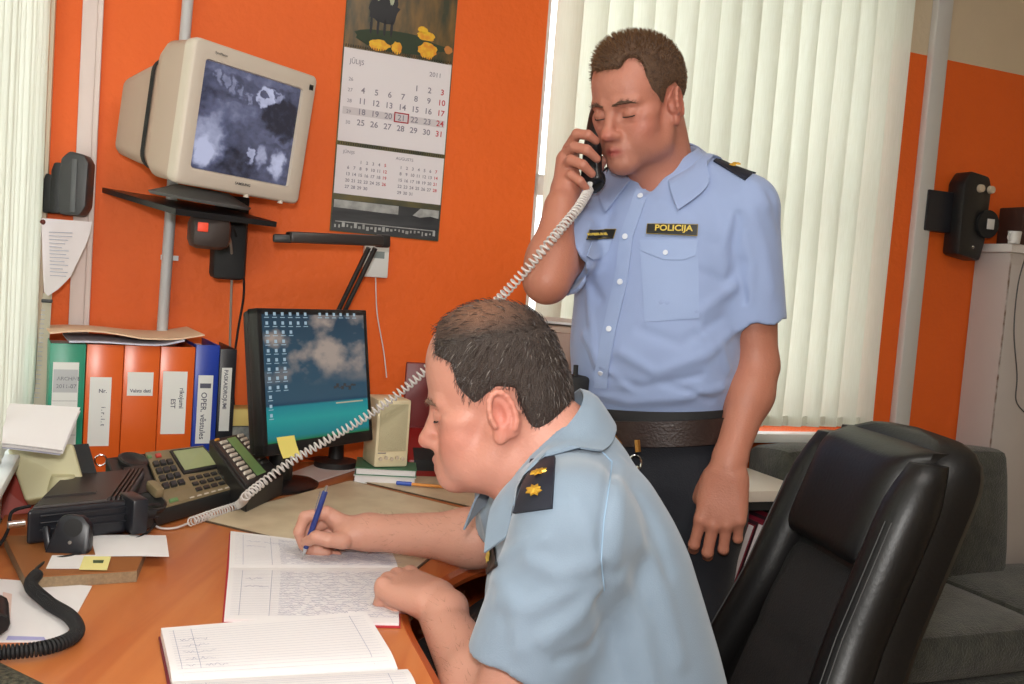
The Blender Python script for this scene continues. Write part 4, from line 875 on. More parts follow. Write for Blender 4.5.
# hand microphone leaning on the radio front
mc = P(71, 536, 1.535); mic = thing('hand_microphone', 'black radio hand microphone leaning on the front of the radio', 'microphone', tuple(mc), (-.25, 0, .12))
out = [(-.038, -.036), (.028, -.036), (.034, -.02), (.032, .018), (.018, .034), (-.008, .036), (-.02, .028), (-.026, .004)]
mb = MB(); mb.prism(out, .026, None, .006); mobj('housing', mb, RB, mic)
mb = MB(); mb.lathe([(.001, 0), (.014, 0), (.015, .002), (.001, .003)], 20, Matrix.Translation((.006, -.013, .014)) @ Matrix.Rotation(PI/2, 4, 'X')); mobj('speaker_grille', mb, BLACKM, mic)
mb = MB(); mb.lathe([(.001, 0), (.004, 0), (.003, .003), (.001, .003)], 10, Matrix.Translation((.004, -.013, -.010)) @ Matrix.Rotation(PI/2, 4, 'X')); mobj('screw', mb, CHROME, mic)
mb = MB(); mb.box((-.036, 0, -.005), (.01, .016, .04), RY(-.25), .003); mobj('talk_button', mb, RB, mic)
# papers around
sheet_ = lambda nm, px, z, m, lab, cat='paper', **k: flat(nm, Q(px, z), m, lab, cat, **k)
sheet_('paper_slip', [(90, 536), (166, 536), (169, 557), (96, 557)], DT+.0195, PAPER, 'crumpled white paper slip sticking out right of the radio', bend=.003)
o = sheet_('receipt', [(52, 556), (106, 555.5), (104, 569), (46, 569)], DT+.0198, PAPER, 'white slip on the wooden board below the microphone')
o = sheet_('sticky_note', [(84, 557), (111, 557), (107, 570.5), (79, 570)], DT+.021, mat('sticky_pale', s2l(236, 226, 150), .7), 'yellow note on the front edge of the wooden board', 'sticky note')
mb = MB(); q_ = Q([(93, 560), (104, 560), (103, 563), (93, 563)], DT+.0225); o2 = mobj('pen_mark', MB().add(q_, [(0, 1, 2, 3)]), mat('green_mark', s2l(70, 90, 60), .6), o, smooth=False)
wp = flat('printed_sheet', Q([(-40, 577), (92, 587), (62, 643), (-40, 643)], DT), PAPER, 'white sheet with a pink mark at the near left corner of the desk', 'paper', .0012)
flat('pink_mark', Q([(3, 592), (12, 594), (10, 622), (2, 620)], DT+.0022), mat('pink_mark', s2l(226, 196, 186), .8), th=.0001, par=wp); flat('blue_mark', Q([(8, 636), (44, 637), (46, 640), (6, 640)], DT+.0022), mat('blue_mark', s2l(170, 170, 215), .8), th=.0001, par=wp)
# black coiled microphone cord
cp = spline([P(37, 574, 1.40), P(31, 586, 1.36), P(50, 604, 1.31), P(70, 622, 1.27), P(77, 640, 1.225), P(66, 653, 1.19), P(40, 661, 1.16), P(0, 666, 1.14), P(-30, 668, 1.13)], 10)
for p in cp: p.z = max(p.z, DT+.013)
mb = coil(cp, .0078, .0048, 12, .0022, 5)
mb.tube(spline([mc+Vector((-.028, 0, -.036)), P(37, 568, 1.42), cp[0]+Vector((0, 0, .004)), cp[1]], 6), .0025, 6); tag(mobj('coiled_microphone_cord', mb, BLACKM), 'thick black coiled cord of the hand microphone looping over the desk', 'cord')
cable('radio_power_cable', [c+rdir*.045+Vector((0, 0, -.028)), P(155, 524, 1.72), P(140, 537, 1.63), P(105, 548, 1.575), P(70, 556, 1.50), P(46, 560, 1.49)], .0028, BLACKM, 'black cable running from the radio plug to the microphone')
cable('thin_left_cable', [P(30, 506, 1.62), P(12, 512, 1.58), P(8, 530, 1.55), P(-4, 548, 1.5), P(-30, 560, 1.45)], .003, BLACKM, 'black cable curling off the left side of the radio')
# telephone cord lying in front of the phone is part of the white coil (below)
# cream speaker box under the stacked paper
t = thing('tilted_speaker', 'small cream speaker with a dark back tipped on its round foot, papers lying on it', 'speaker', tuple(P(52, 497, 1.80))); zb = P(52, 497, 1.80).z
a, b, c_, d_ = P(7, 448, 1.76), P(73, 443, 1.80), P(86, 489, 1.78), P(25, 501, 1.73); nn = ((b-a).cross(d_-a)).normalized(); nn = nn if nn.y > 0 else -nn
fr = [a, b, c_, d_]; bk = [p+nn*.07+Vector((.012, 0, 0)) for p in fr]
mb = MB().add(fr+[p+nn*.045 for p in fr], [(0, 1, 2, 3), (7, 6, 5, 4)]+[(i, i+4, (i+1) % 4+4, (i+1) % 4) for i in range(4)]); o = mobj('housing', mb, mat('cream_dull', s2l(206, 200, 160), .5), t, world=True, smooth=False); bv = o.modifiers.new('bevel', 'BEVEL'); bv.width = .006; bv.segments = 3
mb = MB().add([p+nn*.040+(p-(a+c_)/2)*.08+Vector((.022, 0, .008)) for p in fr]+[p+nn*.085-(p-(a+c_)/2)*.12+Vector((.02, 0, .005)) for p in fr], [(0, 1, 2, 3), (7, 6, 5, 4)]+[(i, i+4, (i+1) % 4+4, (i+1) % 4) for i in range(4)]); mobj('back_shell', mb, BLACKM, t, world=True, smooth=False)
fz = Vector((*P(62, 498, 1.77).xy, DT)); mb = MB(); mb.lathe([(.001, 0), (.055, 0), (.055, .012), (.03, .045), (.02, .085), (.001, .085)], 28, Matrix.Translation(fz+Vector((0, 0, .0005)))); mobj('round_foot', mb, mat('cream_dull', (.5, .5, .4)), t, world=True)
q = [P(-30, 408, 1.72), P(78, 413, 1.78), P(60, 456, 1.66), P(-30, 446, 1.60)]
for k in range(4):
    dx = [0, .006, -.004, .008][k]; m_ = [PAPER2, PAPER, PAPER, PEACH][k] if k < 3 else PAPER
    qq = [p+Vector((dx, -.003*k, .0035*k)) for p in q]; o = flat('loose_sheet', qq, m_, ['bluish sheet at the bottom of the stack on the tilted speaker', 'second sheet from the bottom on the tilted speaker', 'second sheet from the top on the tilted speaker', 'top white sheet on the stack over the tilted speaker'][k], 'paper', .0015, bend=.004, group='sheets stacked on the tilted speaker')
t = thing('red_folder', 'dark red folder standing behind the tilted speaker at the left wall', 'folder', tuple(P(2, 510, 1.72))); q = [P(-30, 462, 1.76), P(8, 462, 1.80), P(34, 512, 1.80), P(-30, 525, 1.74)]
mb = MB().add(q+[p+Vector((0, .012, 0)) for p in q], [(0, 1, 2, 3), (7, 6, 5, 4)]+[(i, i+4, (i+1) % 4+4, (i+1) % 4) for i in range(4)]); mobj('cover', mb, mat('folder_red', s2l(160, 48, 26), .5), t, world=True, smooth=False)
t = thing('black_handset', 'black ribbed handset at the left edge beside the white sheet', 'handset', tuple(P(0, 615, 1.2))); a = P(-2, 578, 1.27); b = P(-3, 648, 1.20)
a.z = b.z = DT+.022; mb = MB(); mb.tube(spline([a, a.lerp(b, .3), a.lerp(b, .7), b], 6), [.013+.0015*(k % 2) for k in range(19)], 10); mobj('grip', mb, BLACK, t, world=True)
t = thing('tweed_cushion', 'dark green and grey tweed cushion in the bottom left corner', 'cushion', tuple(H(-10, 690, .76))); TW = mat('tweed', s2l(96, 92, 74), .9, col2=s2l(40, 44, 36), nscale=160, bump=.6, bscale=200)
mb = MB(); R_ = RZ(-.55); mb.box(P(-22, 705, 1.06), (.16, .12, .05), R_, .02); mobj('cover', mb, TW, t, world=True)
# ============================================================ white table, tower, ledgers, couch, cabinet, wall device
WT_ = mat('table_white', s2l(214, 204, 192), .4); 
tb = thing('side_table', 'white-topped side table under the window behind the standing officer', 'table', tuple(wl(.7, .2, 0)), (0, 0, PHI)); TL, TD = .80, .40
mb = MB(); mb.box((0, 0, .735), (TL, TD, .03), None, .002); mobj('table_top', mb, WT_, tb); mb = MB(); mb.box((0, 0, .708), (TL-.01, TD-.01, .024)); mobj('apron', mb, BLACKM, tb)
mb = MB(); mb.box((0, 0, .40), (TL-.04, TD-.02, .018)); mobj('shelf', mb, mat('shelf_wood', s2l(150, 90, 50), .5), tb)
for sx in (-1, 1):
    for sy in (-1, 1): mb = MB(); mb.box((sx*(TL/2-.03), sy*(TD/2-.03), .348), (.035, .035, .696), None, .003); mobj('leg', mb, BLACKM, tb)
pc = thing('computer_tower', 'beige desktop computer tower standing on the side table by the window', 'computer', tuple(P(562, 400, 2.50).xy)+(.7503,), (0, 0, PHI-.62)); TB = mat('tower_beige', s2l(178, 152, 136), .5)
mb = MB(); mb.box((0, 0, .205), (.18, .30, .41), None, .006); mobj('case', mb, TB, pc)
mb = MB(); mb.box((0, -.154, .345), (.165, .01, .10), None, .003); mobj('drive_panel', mb, mat('tower_panel', s2l(160, 130, 116), .5), pc); mb = MB(); mb.box((0, -.153, .15), (.17, .008, .26), None, .003); mobj('front_panel', mb, TB, pc)
mb = MB(); mb.box((.0, -.160, .30), (.15, .003, .004)); mobj('groove', mb, DKGREY, pc)
flat('paper_on_tower', [p for p in [Vector(pc.location)+RZ(PHI-.62) @ Vector(v) for v in ((-.08, .12, .4115), (.085, .12, .4115), (.085, -.145, .4115), (-.08, -.145, .4115))]], PAPER, 'white paper lying on top of the beige computer tower', 'paper', .006)
LW_ = mat('ledger_white', s2l(206, 200, 205), .6); to = wl(.90, .35, .4095)
for k in range(5):
    u_ = .985+.0+.031*k; t = thing('ledger', ['white ledger with a dark cover nearest the standing officer', 'second leaning ledger under the side table', 'third leaning ledger, maroon covered, under the side table', 'fourth leaning ledger under the side table', 'ledger at the right end of the row under the side table'][k], 'ledger', tuple(H(716, 626, .4105)+WD*.031*k), (0, .30, PHI), 'ledgers leaning under the side table')
    w_ = .026; mb = MB(); mb.box((0, .12, .14), (w_-.006, .235, .272)); mobj('page_block', mb, LW_, t)
    for s in (-1, 1): mb = MB(); mb.box((s*(w_/2-.002), .12, .14), (.003, .24, .28)); mobj('cover_board', mb, MAROON if k % 2 == 0 or s > 0 else mat('ledger_dark', (.03, .01, .015), .5), t)
CO = mat('couch_fabric', s2l(66, 68, 58), .9, col2=s2l(46, 48, 43), nscale=26, bump=.5, bscale=180, sheen=.3)
couch = thing('couch', 'grey-green upholstered couch against the wall behind the black chair', 'couch', tuple(wl(1.75, .4, 0)), (0, 0, PHI))
def cush(name, x0, x1, y0, y1, z0, z1, rx_=0, sub=.05):
    mb = MB(); mb.box(((x0+x1)/2, (y0+y1)/2, (z0+z1)/2), (x1-x0, y1-y0, z1-z0), RX(rx_), sub); o = mobj(name, mb, CO, couch); s_ = o.modifiers.new('soft', 'SUBSURF'); s_.levels = 1; s_.render_levels = 1; return o
cush('back_cushion', -.62, -.14, .13, .36, .40, .835, -.12); cush('back_cushion', -.13, .30, .13, .36, .40, .835, -.12)
cush('seat_cushion', -.62, .0, -.30, .24, .29, .445); cush('seat_cushion', .0, .70, -.30, .24, .29, .445)
mb = MB(); mb.box((.04, -.03, .19), (1.30, .52, .20), None, .02); mobj('base', mb, CO, couch)
for sx in (-.55, .63):
    for sy in (-.25, .28): mb = MB(); mb.box((sx, sy, .045), (.05, .05, .09)); mobj('foot', mb, BLACKM, couch)
WC = mat('cabinet_white', s2l(196, 188, 184), .5, noise=.04)
cab = thing('white_cabinet', 'pale cabinet beyond the couch at the right with a worn edge', 'cabinet', tuple(wl(2.37, .075, 0)), (0, 0, PHI))
mb = MB(); mb.box((0, 0, .74), (.66, .14, 1.48)); mobj('carcass', mb, WC, cab); mb = MB(); mb.box((0, -.004, 1.495), (.68, .155, .028), None, .003); mobj('top_board', mb, mat('cabinet_top', s2l(222, 216, 212), .4), cab)
for x_ in (-.2, .06): mb = MB(); mb.box((x_, -.0715, .74), (.245, .006, 1.40), None, .002); mobj('door', mb, WC, cab)
mb = MB(); mb.box((-.326, -.0695, .74), (.006, .006, 1.47)); mobj('worn_edge', mb, mat('worn_brown', s2l(120, 96, 80), .8, col2=s2l(196, 188, 184), nscale=30), cab)
cable('hanging_wire', [P(1026, 255, 3.12), P(1018, 285, 3.12), P(1014, 330, 3.1), P(1017, 375, 3.1), P(1016, 400, 3.1), P(1024, 412, 3.1)], .0022, DKGREY, 'thin dark wire looping down in front of the pale cabinet', cat='wire')
t = thing('dark_box', 'dark brown box on top of the pale cabinet', 'box', tuple(wl(2.26, .07, 1.5095)), (0, 0, PHI)); DB = mat('dark_brown_box', s2l(64, 38, 30), .6)
mb = MB(); mb.box((0.0, 0, .065), (.30, .10, .13), None, .004); mobj('carton', mb, DB, t); mb = MB(); mb.box((.06, -.052, .07), (.14, .004, .10), None, .002); mobj('front_flap', mb, BLACKM, t)
t = thing('small_mug', 'small white mug on the pale cabinet in front of the dark box', 'mug', tuple(P(1014, 241, 3.17).xy)+(1.5095,), (0, 0, PHI))
mb = MB(); mb.lathe([(.001, 0), (.018, 0), (.021, .04), (.019, .04), (.016, .004), (.001, .004)], 20); mobj('cup', mb, WHITE, t); mb = MB(); mb.tube([Vector((-.018-.012*math.sin(k*PI/8), 0, .02+.012*math.cos(k*PI/8))) for k in range(9)], .002, 6); mobj('handle', mb, WHITE, t)
c = wl(1.93, .0, 1.60); t = thing('wall_intercom', 'black wall-mounted intercom unit with white knobs beside the pale cabinet', 'intercom', tuple(c), (0, 0, PHI))
mb = MB(); mb.box((-.105, -.02, .0), (.11, .036, .135), None, .004); mobj('side_plate', mb, mat('black_blue', (.015, .016, .022), .4), t)
mb = MB(); mb.prism([(-.05, -.14), (.05, -.155), (.065, -.09), (.07, .09), (.055, .13), (-.03, .14), (-.055, .1)], .075, Matrix.Translation((0, -.045, 0)), .012); mobj('housing', mb, BLACK, t)
mb = MB(); mb.lathe([(.001, 0), (.045, 0), (.047, .02), (.001, .026)], 24, Matrix.Translation((.055, -.075, -.03)) @ Matrix.Rotation(PI/2, 4, 'X')); mobj('earpiece', mb, BLACKM, t)
mb = MB(); mb.box((.055, -.103, -.03), (.032, .002, .034), None, .001); mobj('white_label', mb, WHITE, t)
for x_ in (.012, .058): mb = MB(); mb.lathe([(.001, 0), (.014, 0), (.012, .012), (.001, .014)], 16, Matrix.Translation((x_, -.082, .085)) @ Matrix.Rotation(PI/2, 4, 'X')); mobj('knob', mb, BEIGE, t)
mb = MB(); mb.lathe([(.001, 0), (.006, 0), (.001, .004)], 10, Matrix.Translation((.01, -.083, -.11)) @ Matrix.Rotation(PI/2, 4, 'X')); mobj('button', mb, CHROME, t)
# ============================================================ executive chair
LE = mat('black_leather', (.0045, .004, .004), .4, bump=.05, bscale=160, spec=.38); ST = mat('seam_thread', (.06, .06, .06), .6)
fdir = Vector((-.985, -.17, 0)).normalized(); ca = math.atan2(fdir.x, -fdir.y)*-1
chair = thing('office_chair', 'black leather high-back executive chair behind the seated officer', 'chair', (.235, 1.42, 0)); chair.rotation_euler = (0, 0, math.atan2(fdir.y, fdir.x)+PI/2)   # local -y is the front
def bpt(x, z, off):                      # back rest: local surface, reclining, curved round the sitter
    y = .195+(z-.45)*.355+.05*max(0, (z-.85))*0; return Vector((x, y-off-.035*(abs(x)/.26)**2.2, z))
def hw(z): return .215 if z < .58 else .215-.042*min(1, (z-.58)/.22)-.01*max(0, (z-.8)/.3)
mb = MB(); rings = []
for i in range(19):
    z = .46+(1.085-.46)*i/18; w_ = hw(z); e = 1-max(0, (z-1.02)/.068)**2*.30 if z > 1.02 else 1; w_ *= e; t_ = .05 if z < 1.04 else .05-.03*((z-1.04)/.045)
    r_ = [bpt(w_*s, z, t_*.9 if abs(s) < .9 else t_*.6) for s in np.linspace(-1, 1, 15)]+[bpt(w_*s, z, -t_) for s in np.linspace(1, -1, 15)]; rings.append(r_)
mb.loft(rings); o = mobj('backrest', mb, LE, chair, angle=75); sm = o.modifiers.new('soft', 'SUBSURF'); sm.levels = 1; sm.render_levels = 1
def pillow(name, x0, x1, z0, z1, off, th, nx=14, nz=12, mat_=LE, seam=()):
    g = []
    for i in range(nz+1):
        row = []
        for j in range(nx+1):
            s = j/nx; t_ = i/nz; x_ = x0+(x1-x0)*s; z_ = z0+(z1-z0)*t_; b_ = (max(0, 1-(2*s-1)**6)*max(0, 1-(2*t_-1)**6))**.5; b_ *= 1-.18*sum(math.exp(-((t_-q)/.03)**2) for q in seam)
            row.append(bpt(x_, z_, off+th*b_))
        g.append(row)
    R = nx+1; top = [p for r in g for p in r]; bot = [bpt(x0+(x1-x0)*j/nx, z0+(z1-z0)*i/nz, 0) for i in range(nz+1) for j in range(nx+1)]; n0 = len(top)
    fs = [(i*R+j, i*R+j+1, (i+1)*R+j+1, (i+1)*R+j) for i in range(nz) for j in range(nx)]
    bdr = [j for j in range(R)]+[i*R+R-1 for i in range(1, nz+1)]+[nz*R+j for j in range(R-2, -1, -1)]+[i*R for i in range(nz-1, 0, -1)]
    fs += [(bdr[(k+1) % len(bdr)], bdr[k], bdr[k]+n0, bdr[(k+1) % len(bdr)]+n0) for k in range(len(bdr))]+[tuple(x+n0 for x in f[::-1]) for f in fs[:nx*nz]]
    o = mobj(name, MB().add(top+bot, fs), mat_, chair, angle=60); return o
LE2 = mat('black_fabric_panel', (.008, .007, .007), .7, bump=.2, bscale=300)
pillow('headrest_pad', -.128, .130, .88, 1.065, .042, .052, 18, 16); pillow('centre_panel', -.125, .125, .48, .875, .04, .022, 14, 24, LE2, (.33, .62, .85))
for s in (-1, 1):
    mb = MB(); rr2 = []
    for i in range(21):
        z = .47+(1.05-.47)*i/20; ww = hw(z)-.028; rad = .038 if z < .98 else .038-.014*((z-.98)/.07)**1.5; c = bpt(s*ww, z, .045)
        rr2.append([c+Vector((rad*1.0*math.cos(a), -rad*1.15*math.sin(a), 0)) for a in [2*PI*k/14 for k in range(14)]])
    mb.loft(rr2); mobj('side_bolster', mb, LE, chair, angle=75)
    for dx in (.006, .014):
        mb = MB(); mb.tube([bpt(s*(hw(z)-.028), z, .045)+Vector((s*(.008+dx), -.0437*math.sqrt(1-((.008+dx)/.038)**2)-.0002, 0)) for z in np.linspace(.5, .97, 24)], .0009, 5); mobj('seam', mb, ST, chair)
mb = MB(); mb.box((0, 0, .43), (.50, .50, .09), None, .04); o = mobj('seat', mb, LE, chair)
for s in (-1, 1):
    mb = MB(); mb.tube(spline([(s*.27, .18, .45), (s*.29, .16, .58), (s*.29, .05, .66), (s*.29, -.12, .655), (s*.28, -.2, .60), (s*.26, -.16, .43)], 6), .016, 8); mobj('armrest', mb, BLACK, chair)
mb = MB(); mb.tube([(0, 0, .38), (0, 0, .12)], .028, 14); mobj('gas_lift', mb, BLACK, chair)
for k in range(5):
    a = 2*PI*k/5; d = Vector((math.cos(a), math.sin(a), 0)); mb = MB(); mb.tube([Vector((0, 0, .12)), d*.28+Vector((0, 0, .08))], [.028, .018], 8); o = mobj('base_spoke', mb, BLACK, chair)
    mb = MB(); mb.tube([d*.28+Vector((-d.y*.025, d.x*.025, .03)), d*.28+Vector((d.y*.025, -d.x*.025, .03))], .03, 14); mobj('caster', mb, BLACK, chair)
# ============================================================ people
from mathutils.bvhtree import BVHTree
SKIN = mat('skin', (1, 1, 1), .48, attr='Col', sss=.12, bump=.12, bscale=260, noise=.05, nscale=14, spec=.45)
class HF:                                 # head frame: local x = person's left, -y = face, z = up
    def __init__(s, C, R, k): s.C = Vector(C); s.R = R; s.k = k
    def p(s, x, y, z): return s.C+s.R @ (Vector((x, y, z))*s.k)
    def M(s): return Matrix.Translation(s.C) @ s.R.to_4x4() @ Matrix.Scale(s.k, 4)
def head_sdf(S, h, back=.0, jowl=0, long=0, nose=1):
    k = h.k; R = h.R
    E = lambda c, r, kk=.012, op='u', Rl=None: S.ell(h.p(*c), [q*k for q in r], R if Rl is None else R @ Rl, kk*k, op)
    C = lambda a, b, ra, rb, kk=.012, op='u': S.cone(h.p(*a), h.p(*b), ra*k, rb*k, kk*k, op)
    E((0, .008-back*.5, .045), (.074, .098-back*.5, .083)); E((0, -.035, .035), (.064, .058, .068), .02)
    E((0, -.042, -.02), (.058, .05, .062), .02)
    for s in (-1, 1):
        C((s*.056, -.004, -.03), (s*.045, -.020, -.060), .018, .019, .02); C((s*.045, -.020, -.060), (s*.014, -.078, -.098-long), .019, .016, .02)
        E((s*.042, -.056, -.028), (.026, .024, .024), .016)                       # cheek
        E((s*.050, -.052, -.006), (.018, .022, .012), .014)
        C((s*.014, -.0885, .019), (s*.046, -.074, .019), .0085, .0075, .012)      # brow ridge
        E((s*.030, -.100, .0015), (.018, .019, .0115), .010, 's')                 # socket
        E((s*.032, -.0745, .0005), (.0155, .0155, .0145), .004)                   # closed lid over the eye
        C((s*.019, -.0875, -.0055), (s*.045, -.0795, -.006), .0007, .0007, .0022, 's')
        C((s*.020, -.0885, .0085), (s*.044, -.0805, .0085), .0007, .0007, .0035, 's')
        C((s*.022, -.089, -.017), (s*.040, -.083, -.019), .0012, .0012, .006, 's')
        E((s*.012, -.0985, -.0365), (.0085, .0105, .0075), .006)                  # nostril wings
        E((s*.0065, -.104, -.0435), (.003, .004, .003), .003, 's')
        C((s*.020, -.097, -.040), (s*.030, -.090, -.060), .0006, .0006, .006, 's') # nasolabial fold
    C((0, -.0885, .010), (0, -.107*nose, -.026), .0075, .0095, .012); E((0, -.1105*nose, -.033), (.0125, .0115, .0105), .008)
    for s in (-1, 1): E((s*.032, -.060, -.052), (.024, .026, .030), .02)
    E((0, -.088, -.062), (.026, .014, .024), .014)                                # muzzle
    C((-.019, -.0945, -.0635), (0, -.1015, -.0600), .0035, .0052, .004); C((.019, -.0945, -.0635), (0, -.1015, -.0600), .0035, .0052, .004)
    C((-.016, -.0945, -.0690), (.0, -.0990, -.0715), .0040, .0062, .004); C((.016, -.0945, -.0690), (.0, -.0990, -.0715), .0040, .0062, .004)
    C((-.023, -.0965, -.0662), (.0, -.1055, -.0655), .0008, .0008, .0022, 's'); C((.023, -.0965, -.0662), (.0, -.1055, -.0655), .0008, .0008, .0022, 's')
    C((-.012, -.100, -.081), (.012, -.100, -.081), .002, .002, .008, 's')
    E((0, -.082, -.100-long), (.022, .018, .016), .014)
    if jowl:
        E((0, -.040, -.095-long), (.048*jowl, .044, .024), .03)
        for s in (-1, 1): E((s*.042, -.03, -.066), (.022, .033, .028), .02)
    for s in (-1, 1):                                                             # ears
        T = Matrix.Rotation(s*.35, 3, 'Z') @ Matrix.Rotation(.18, 3, 'X')
        E((s*.076, .006, -.004), (.0055, .018, .031), .005, 'u', T); E((s*.0735, .000, -.006), (.010, .012, .022), .006)
        E((s*.083, .001, -.002), (.0055, .0085, .014), .005, 's', T)
        ring = [h.p(*(Vector((s*.078, .006, -.004))+T @ Vector((s*.0035, .0155*math.cos(a)-.001, .0275*math.sin(a)+.002)))) for a in np.linspace(-1.0, 3.6, 12)]
        S.chain(ring, [.0034*k]*12, .003*k); E((s*.0775, -.002, -.031), (.005, .009, .010), .005)
        C((s*.072, -.012, -.002), (s*.074, -.011, -.012), .004, .004, .004)
def head_color(v, h, base, red, lip, stub=0, stubc=(.4, .3, .25)):
    A = np.array(h.M().inverted()); l = v@A[:3, :3].T+A[:3, 3]; x, y, z = l.T; c = np.tile(np.array(base), (len(v), 1)).astype(float)
    def mixc(w, col): nonlocal c; w = np.clip(w, 0, 1)[:, None]; c = c*(1-w)+np.array(col)*w
    G = lambda p, r: np.exp(-(((np.abs(x)-p[0])/r[0])**2+((y-p[1])/r[1])**2+((z-p[2])/r[2])**2))
    mixc(.55*G((.045, -.06, -.028), (.024, .03, .024)), red); mixc(.6*G((0, -.115, -.034), (.015, .014, .013)), red); mixc(.55*G((.08, .006, -.005), (.012, .022, .034)), red)
    if stub: mixc(stub*np.clip(1.6*G((0, -.07, -.085), (.06, .06, .038)), 0, 1), stubc)
    mixc(.85*np.clip(1.6*G((0, -.101, -.0652), (.0165, .010, .0075)), 0, 1)*(y < -.088), lip)
    return c
def hand_sdf(S, W, F_, N_, S_, curls, thumb, k=1.0, spread=.06, kf=.003):
    W = Vector(W); F_ = Vector(F_).normalized(); S_ = (Vector(S_)-F_*Vector(S_).dot(F_)).normalized(); N_ = Vector(N_); N_ = (N_-F_*N_.dot(F_)-S_*N_.dot(S_)).normalized()
    mc = [(.090, .027), (.094, .006), (.088, -.015), (.077, -.033)]; ln = [(.044, .026, .021), (.048, .030, .022), (.044, .028, .021), (.034, .021, .019)]; rd = [.0098, .0100, .0094, .0084]
    K = [W+F_*a*k+S_*b*k for a, b in mc]
    S.cone(W-F_*.02, W+F_*.02*k, .026*k, .024*k, .02, flat=(N_, 1.35))
    for i, q in enumerate(K):
        S.cone(W+F_*.012*k+S_*(mc[i][1]*.55*k), q-N_*-.001, .0185*k, .0122*k, .012)
    S.ell(W+F_*.05*k+N_*.004*k, (.030*k, .040*k, .0155*k), Matrix((S_, F_, N_)).transposed(), .012)
    S.cone(W+F_*.022*k+S_*.020*k+N_*.008*k, W+F_*.055*k+S_*.030*k+N_*.012*k, .017*k, .014*k, .014)
    S.cone(W+F_*.022*k-S_*.022*k+N_*.006*k, W+F_*.06*k-S_*.030*k+N_*.006*k, .014*k, .011*k, .012)
    T = []
    for i, q in enumerate(K):
        p = q; th = 0; sp = (1.5-i)*spread; D = (F_+S_*sp).normalized()
        for j in range(3):
            th += math.radians(curls[i][j]); d = D*math.cos(th)+N_*math.sin(th); e = p+d*ln[i][j]*k
            r0 = rd[i]*k*(1, .93, .86)[j]; r1 = rd[i]*k*(.93, .86, .76)[j]; S.cone(p, e, r0*1.02, r1, kf if j else .005)
            if j < 2: S.ell(e, (r1*1.08,)*3, None, .002)
            p = e
        T.append(p)
    p = W+F_*.020*k+S_*.022*k+N_*.010*k
    for j, (L_, (a, b, c)) in enumerate(zip((.046, .033, .027), thumb)):
        d = (F_*a+S_*b+N_*c).normalized(); e = p+d*L_*k; S.cone(p, e, (.0155, .0118, .0108)[j]*k, (.012, .0108, .0088)[j]*k, (.012, .004, .003)[j]); p = e
    return K, T
class Conf:                               # things laid on a garment: rays from the lens find the cloth, then true geometry follows it
    def __init__(s, objs):
        s.t = []
        for o in objs: me = o.data; A = WMAT(o); s.t.append(BVHTree.FromPolygons([A @ v.co for v in me.vertices], [tuple(p.vertices) for p in me.polygons]))
    def hit(s, px, py, off=0):
        r = ray(px, py).normalized(); best = None
        for t in s.t:
            l, n, i, d = t.ray_cast(Vector((0, 0, CAMZ)), r)
            if l is not None and (best is None or d < best[2]): best = (l, n, d)
        if best is None: return None, None
        l, n, d = best; n = n if n.dot(r) < 0 else -n; return l+n*off, n
    def near(s, p, off=0):
        best = None
        for t in s.t:
            l, n, i, d = t.find_nearest(Vector(p))
            if l is not None and (best is None or d < best[2]): best = (l, n, d)
        l, n, d = best; n = n if (Vector(p)-l).dot(n) >= 0 else -n; return l+n*off, n
    def sheet(s, q, off=.002, th=.002, n=8, m=6):
        g = []; last = None
        for i in range(m+1):
            row = []
            for j in range(n+1):
                a, b = j/n, i/m; x = (q[0][0]*(1-a)+q[1][0]*a)*(1-b)+(q[3][0]*(1-a)+q[2][0]*a)*b; y = (q[0][1]*(1-a)+q[1][1]*a)*(1-b)+(q[3][1]*(1-a)+q[2][1]*a)*b
                h_, _ = s.hit(x, y, off)
                if h_ is None: h_ = s.near(P(x, y, last.y if last else 1.9), off)[0]
                last = h_; row.append(h_)
            g.append(row)
        return g
    def line(s, pts, off=.001, n=6):
        out = []
        for a, b in zip(pts, pts[1:]):
            for k in range(n): h_, _ = s.hit(a[0]+(b[0]-a[0])*k/n, a[1]+(b[1]-a[1])*k/n, off); out += [h_] if h_ else []
        h_, _ = s.hit(*pts[-1], off); return out+([h_] if h_ else [])
def wmesh(name, mb, m, par, **k): return mobj(name, mb, m, par, world=True, **k)
def strands(name, v, q, n, fn, m, par, w=.0006, seed=1):
    """short hairs standing on a surface; fn(point, normal, rng) -> list of points or None"""
    rn = random.Random(seed); vq = v[q]; c = vq.mean(1); nr = np.cross(vq[:, 2]-vq[:, 0], vq[:, 3]-vq[:, 1]); nr /= np.linalg.norm(nr, axis=1)[:, None]+1e-12
    ctr = v.mean(0); 
    if (np.sum(nr*(c-ctr), 1) > 0).mean() < .5: nr = -nr
    mb = MB()
    for _ in range(n):
        i = rn.randrange(len(q)); p = Vector(c[i])+Vector((rn.uniform(-.001, .001),)*3); N_ = Vector(nr[i]); pts = fn(p, N_, rn)
        if not pts: continue
        side = (pts[-1]-pts[0]).cross(Vector((rn.uniform(-1, 1), rn.uniform(-1, 1), rn.uniform(-1, 1)))).normalized(); k = len(pts)
        vs = []
        for j, pp in enumerate(pts): ww = w*(1-.8*j/(k-1)); vs += [pp+side*ww, pp-side*ww]
        mb.add(vs, [(2*j, 2*j+1, 2*j+3, 2*j+2) for j in range(k-1)])
    return wmesh(name, mb, m, par, smooth=False)
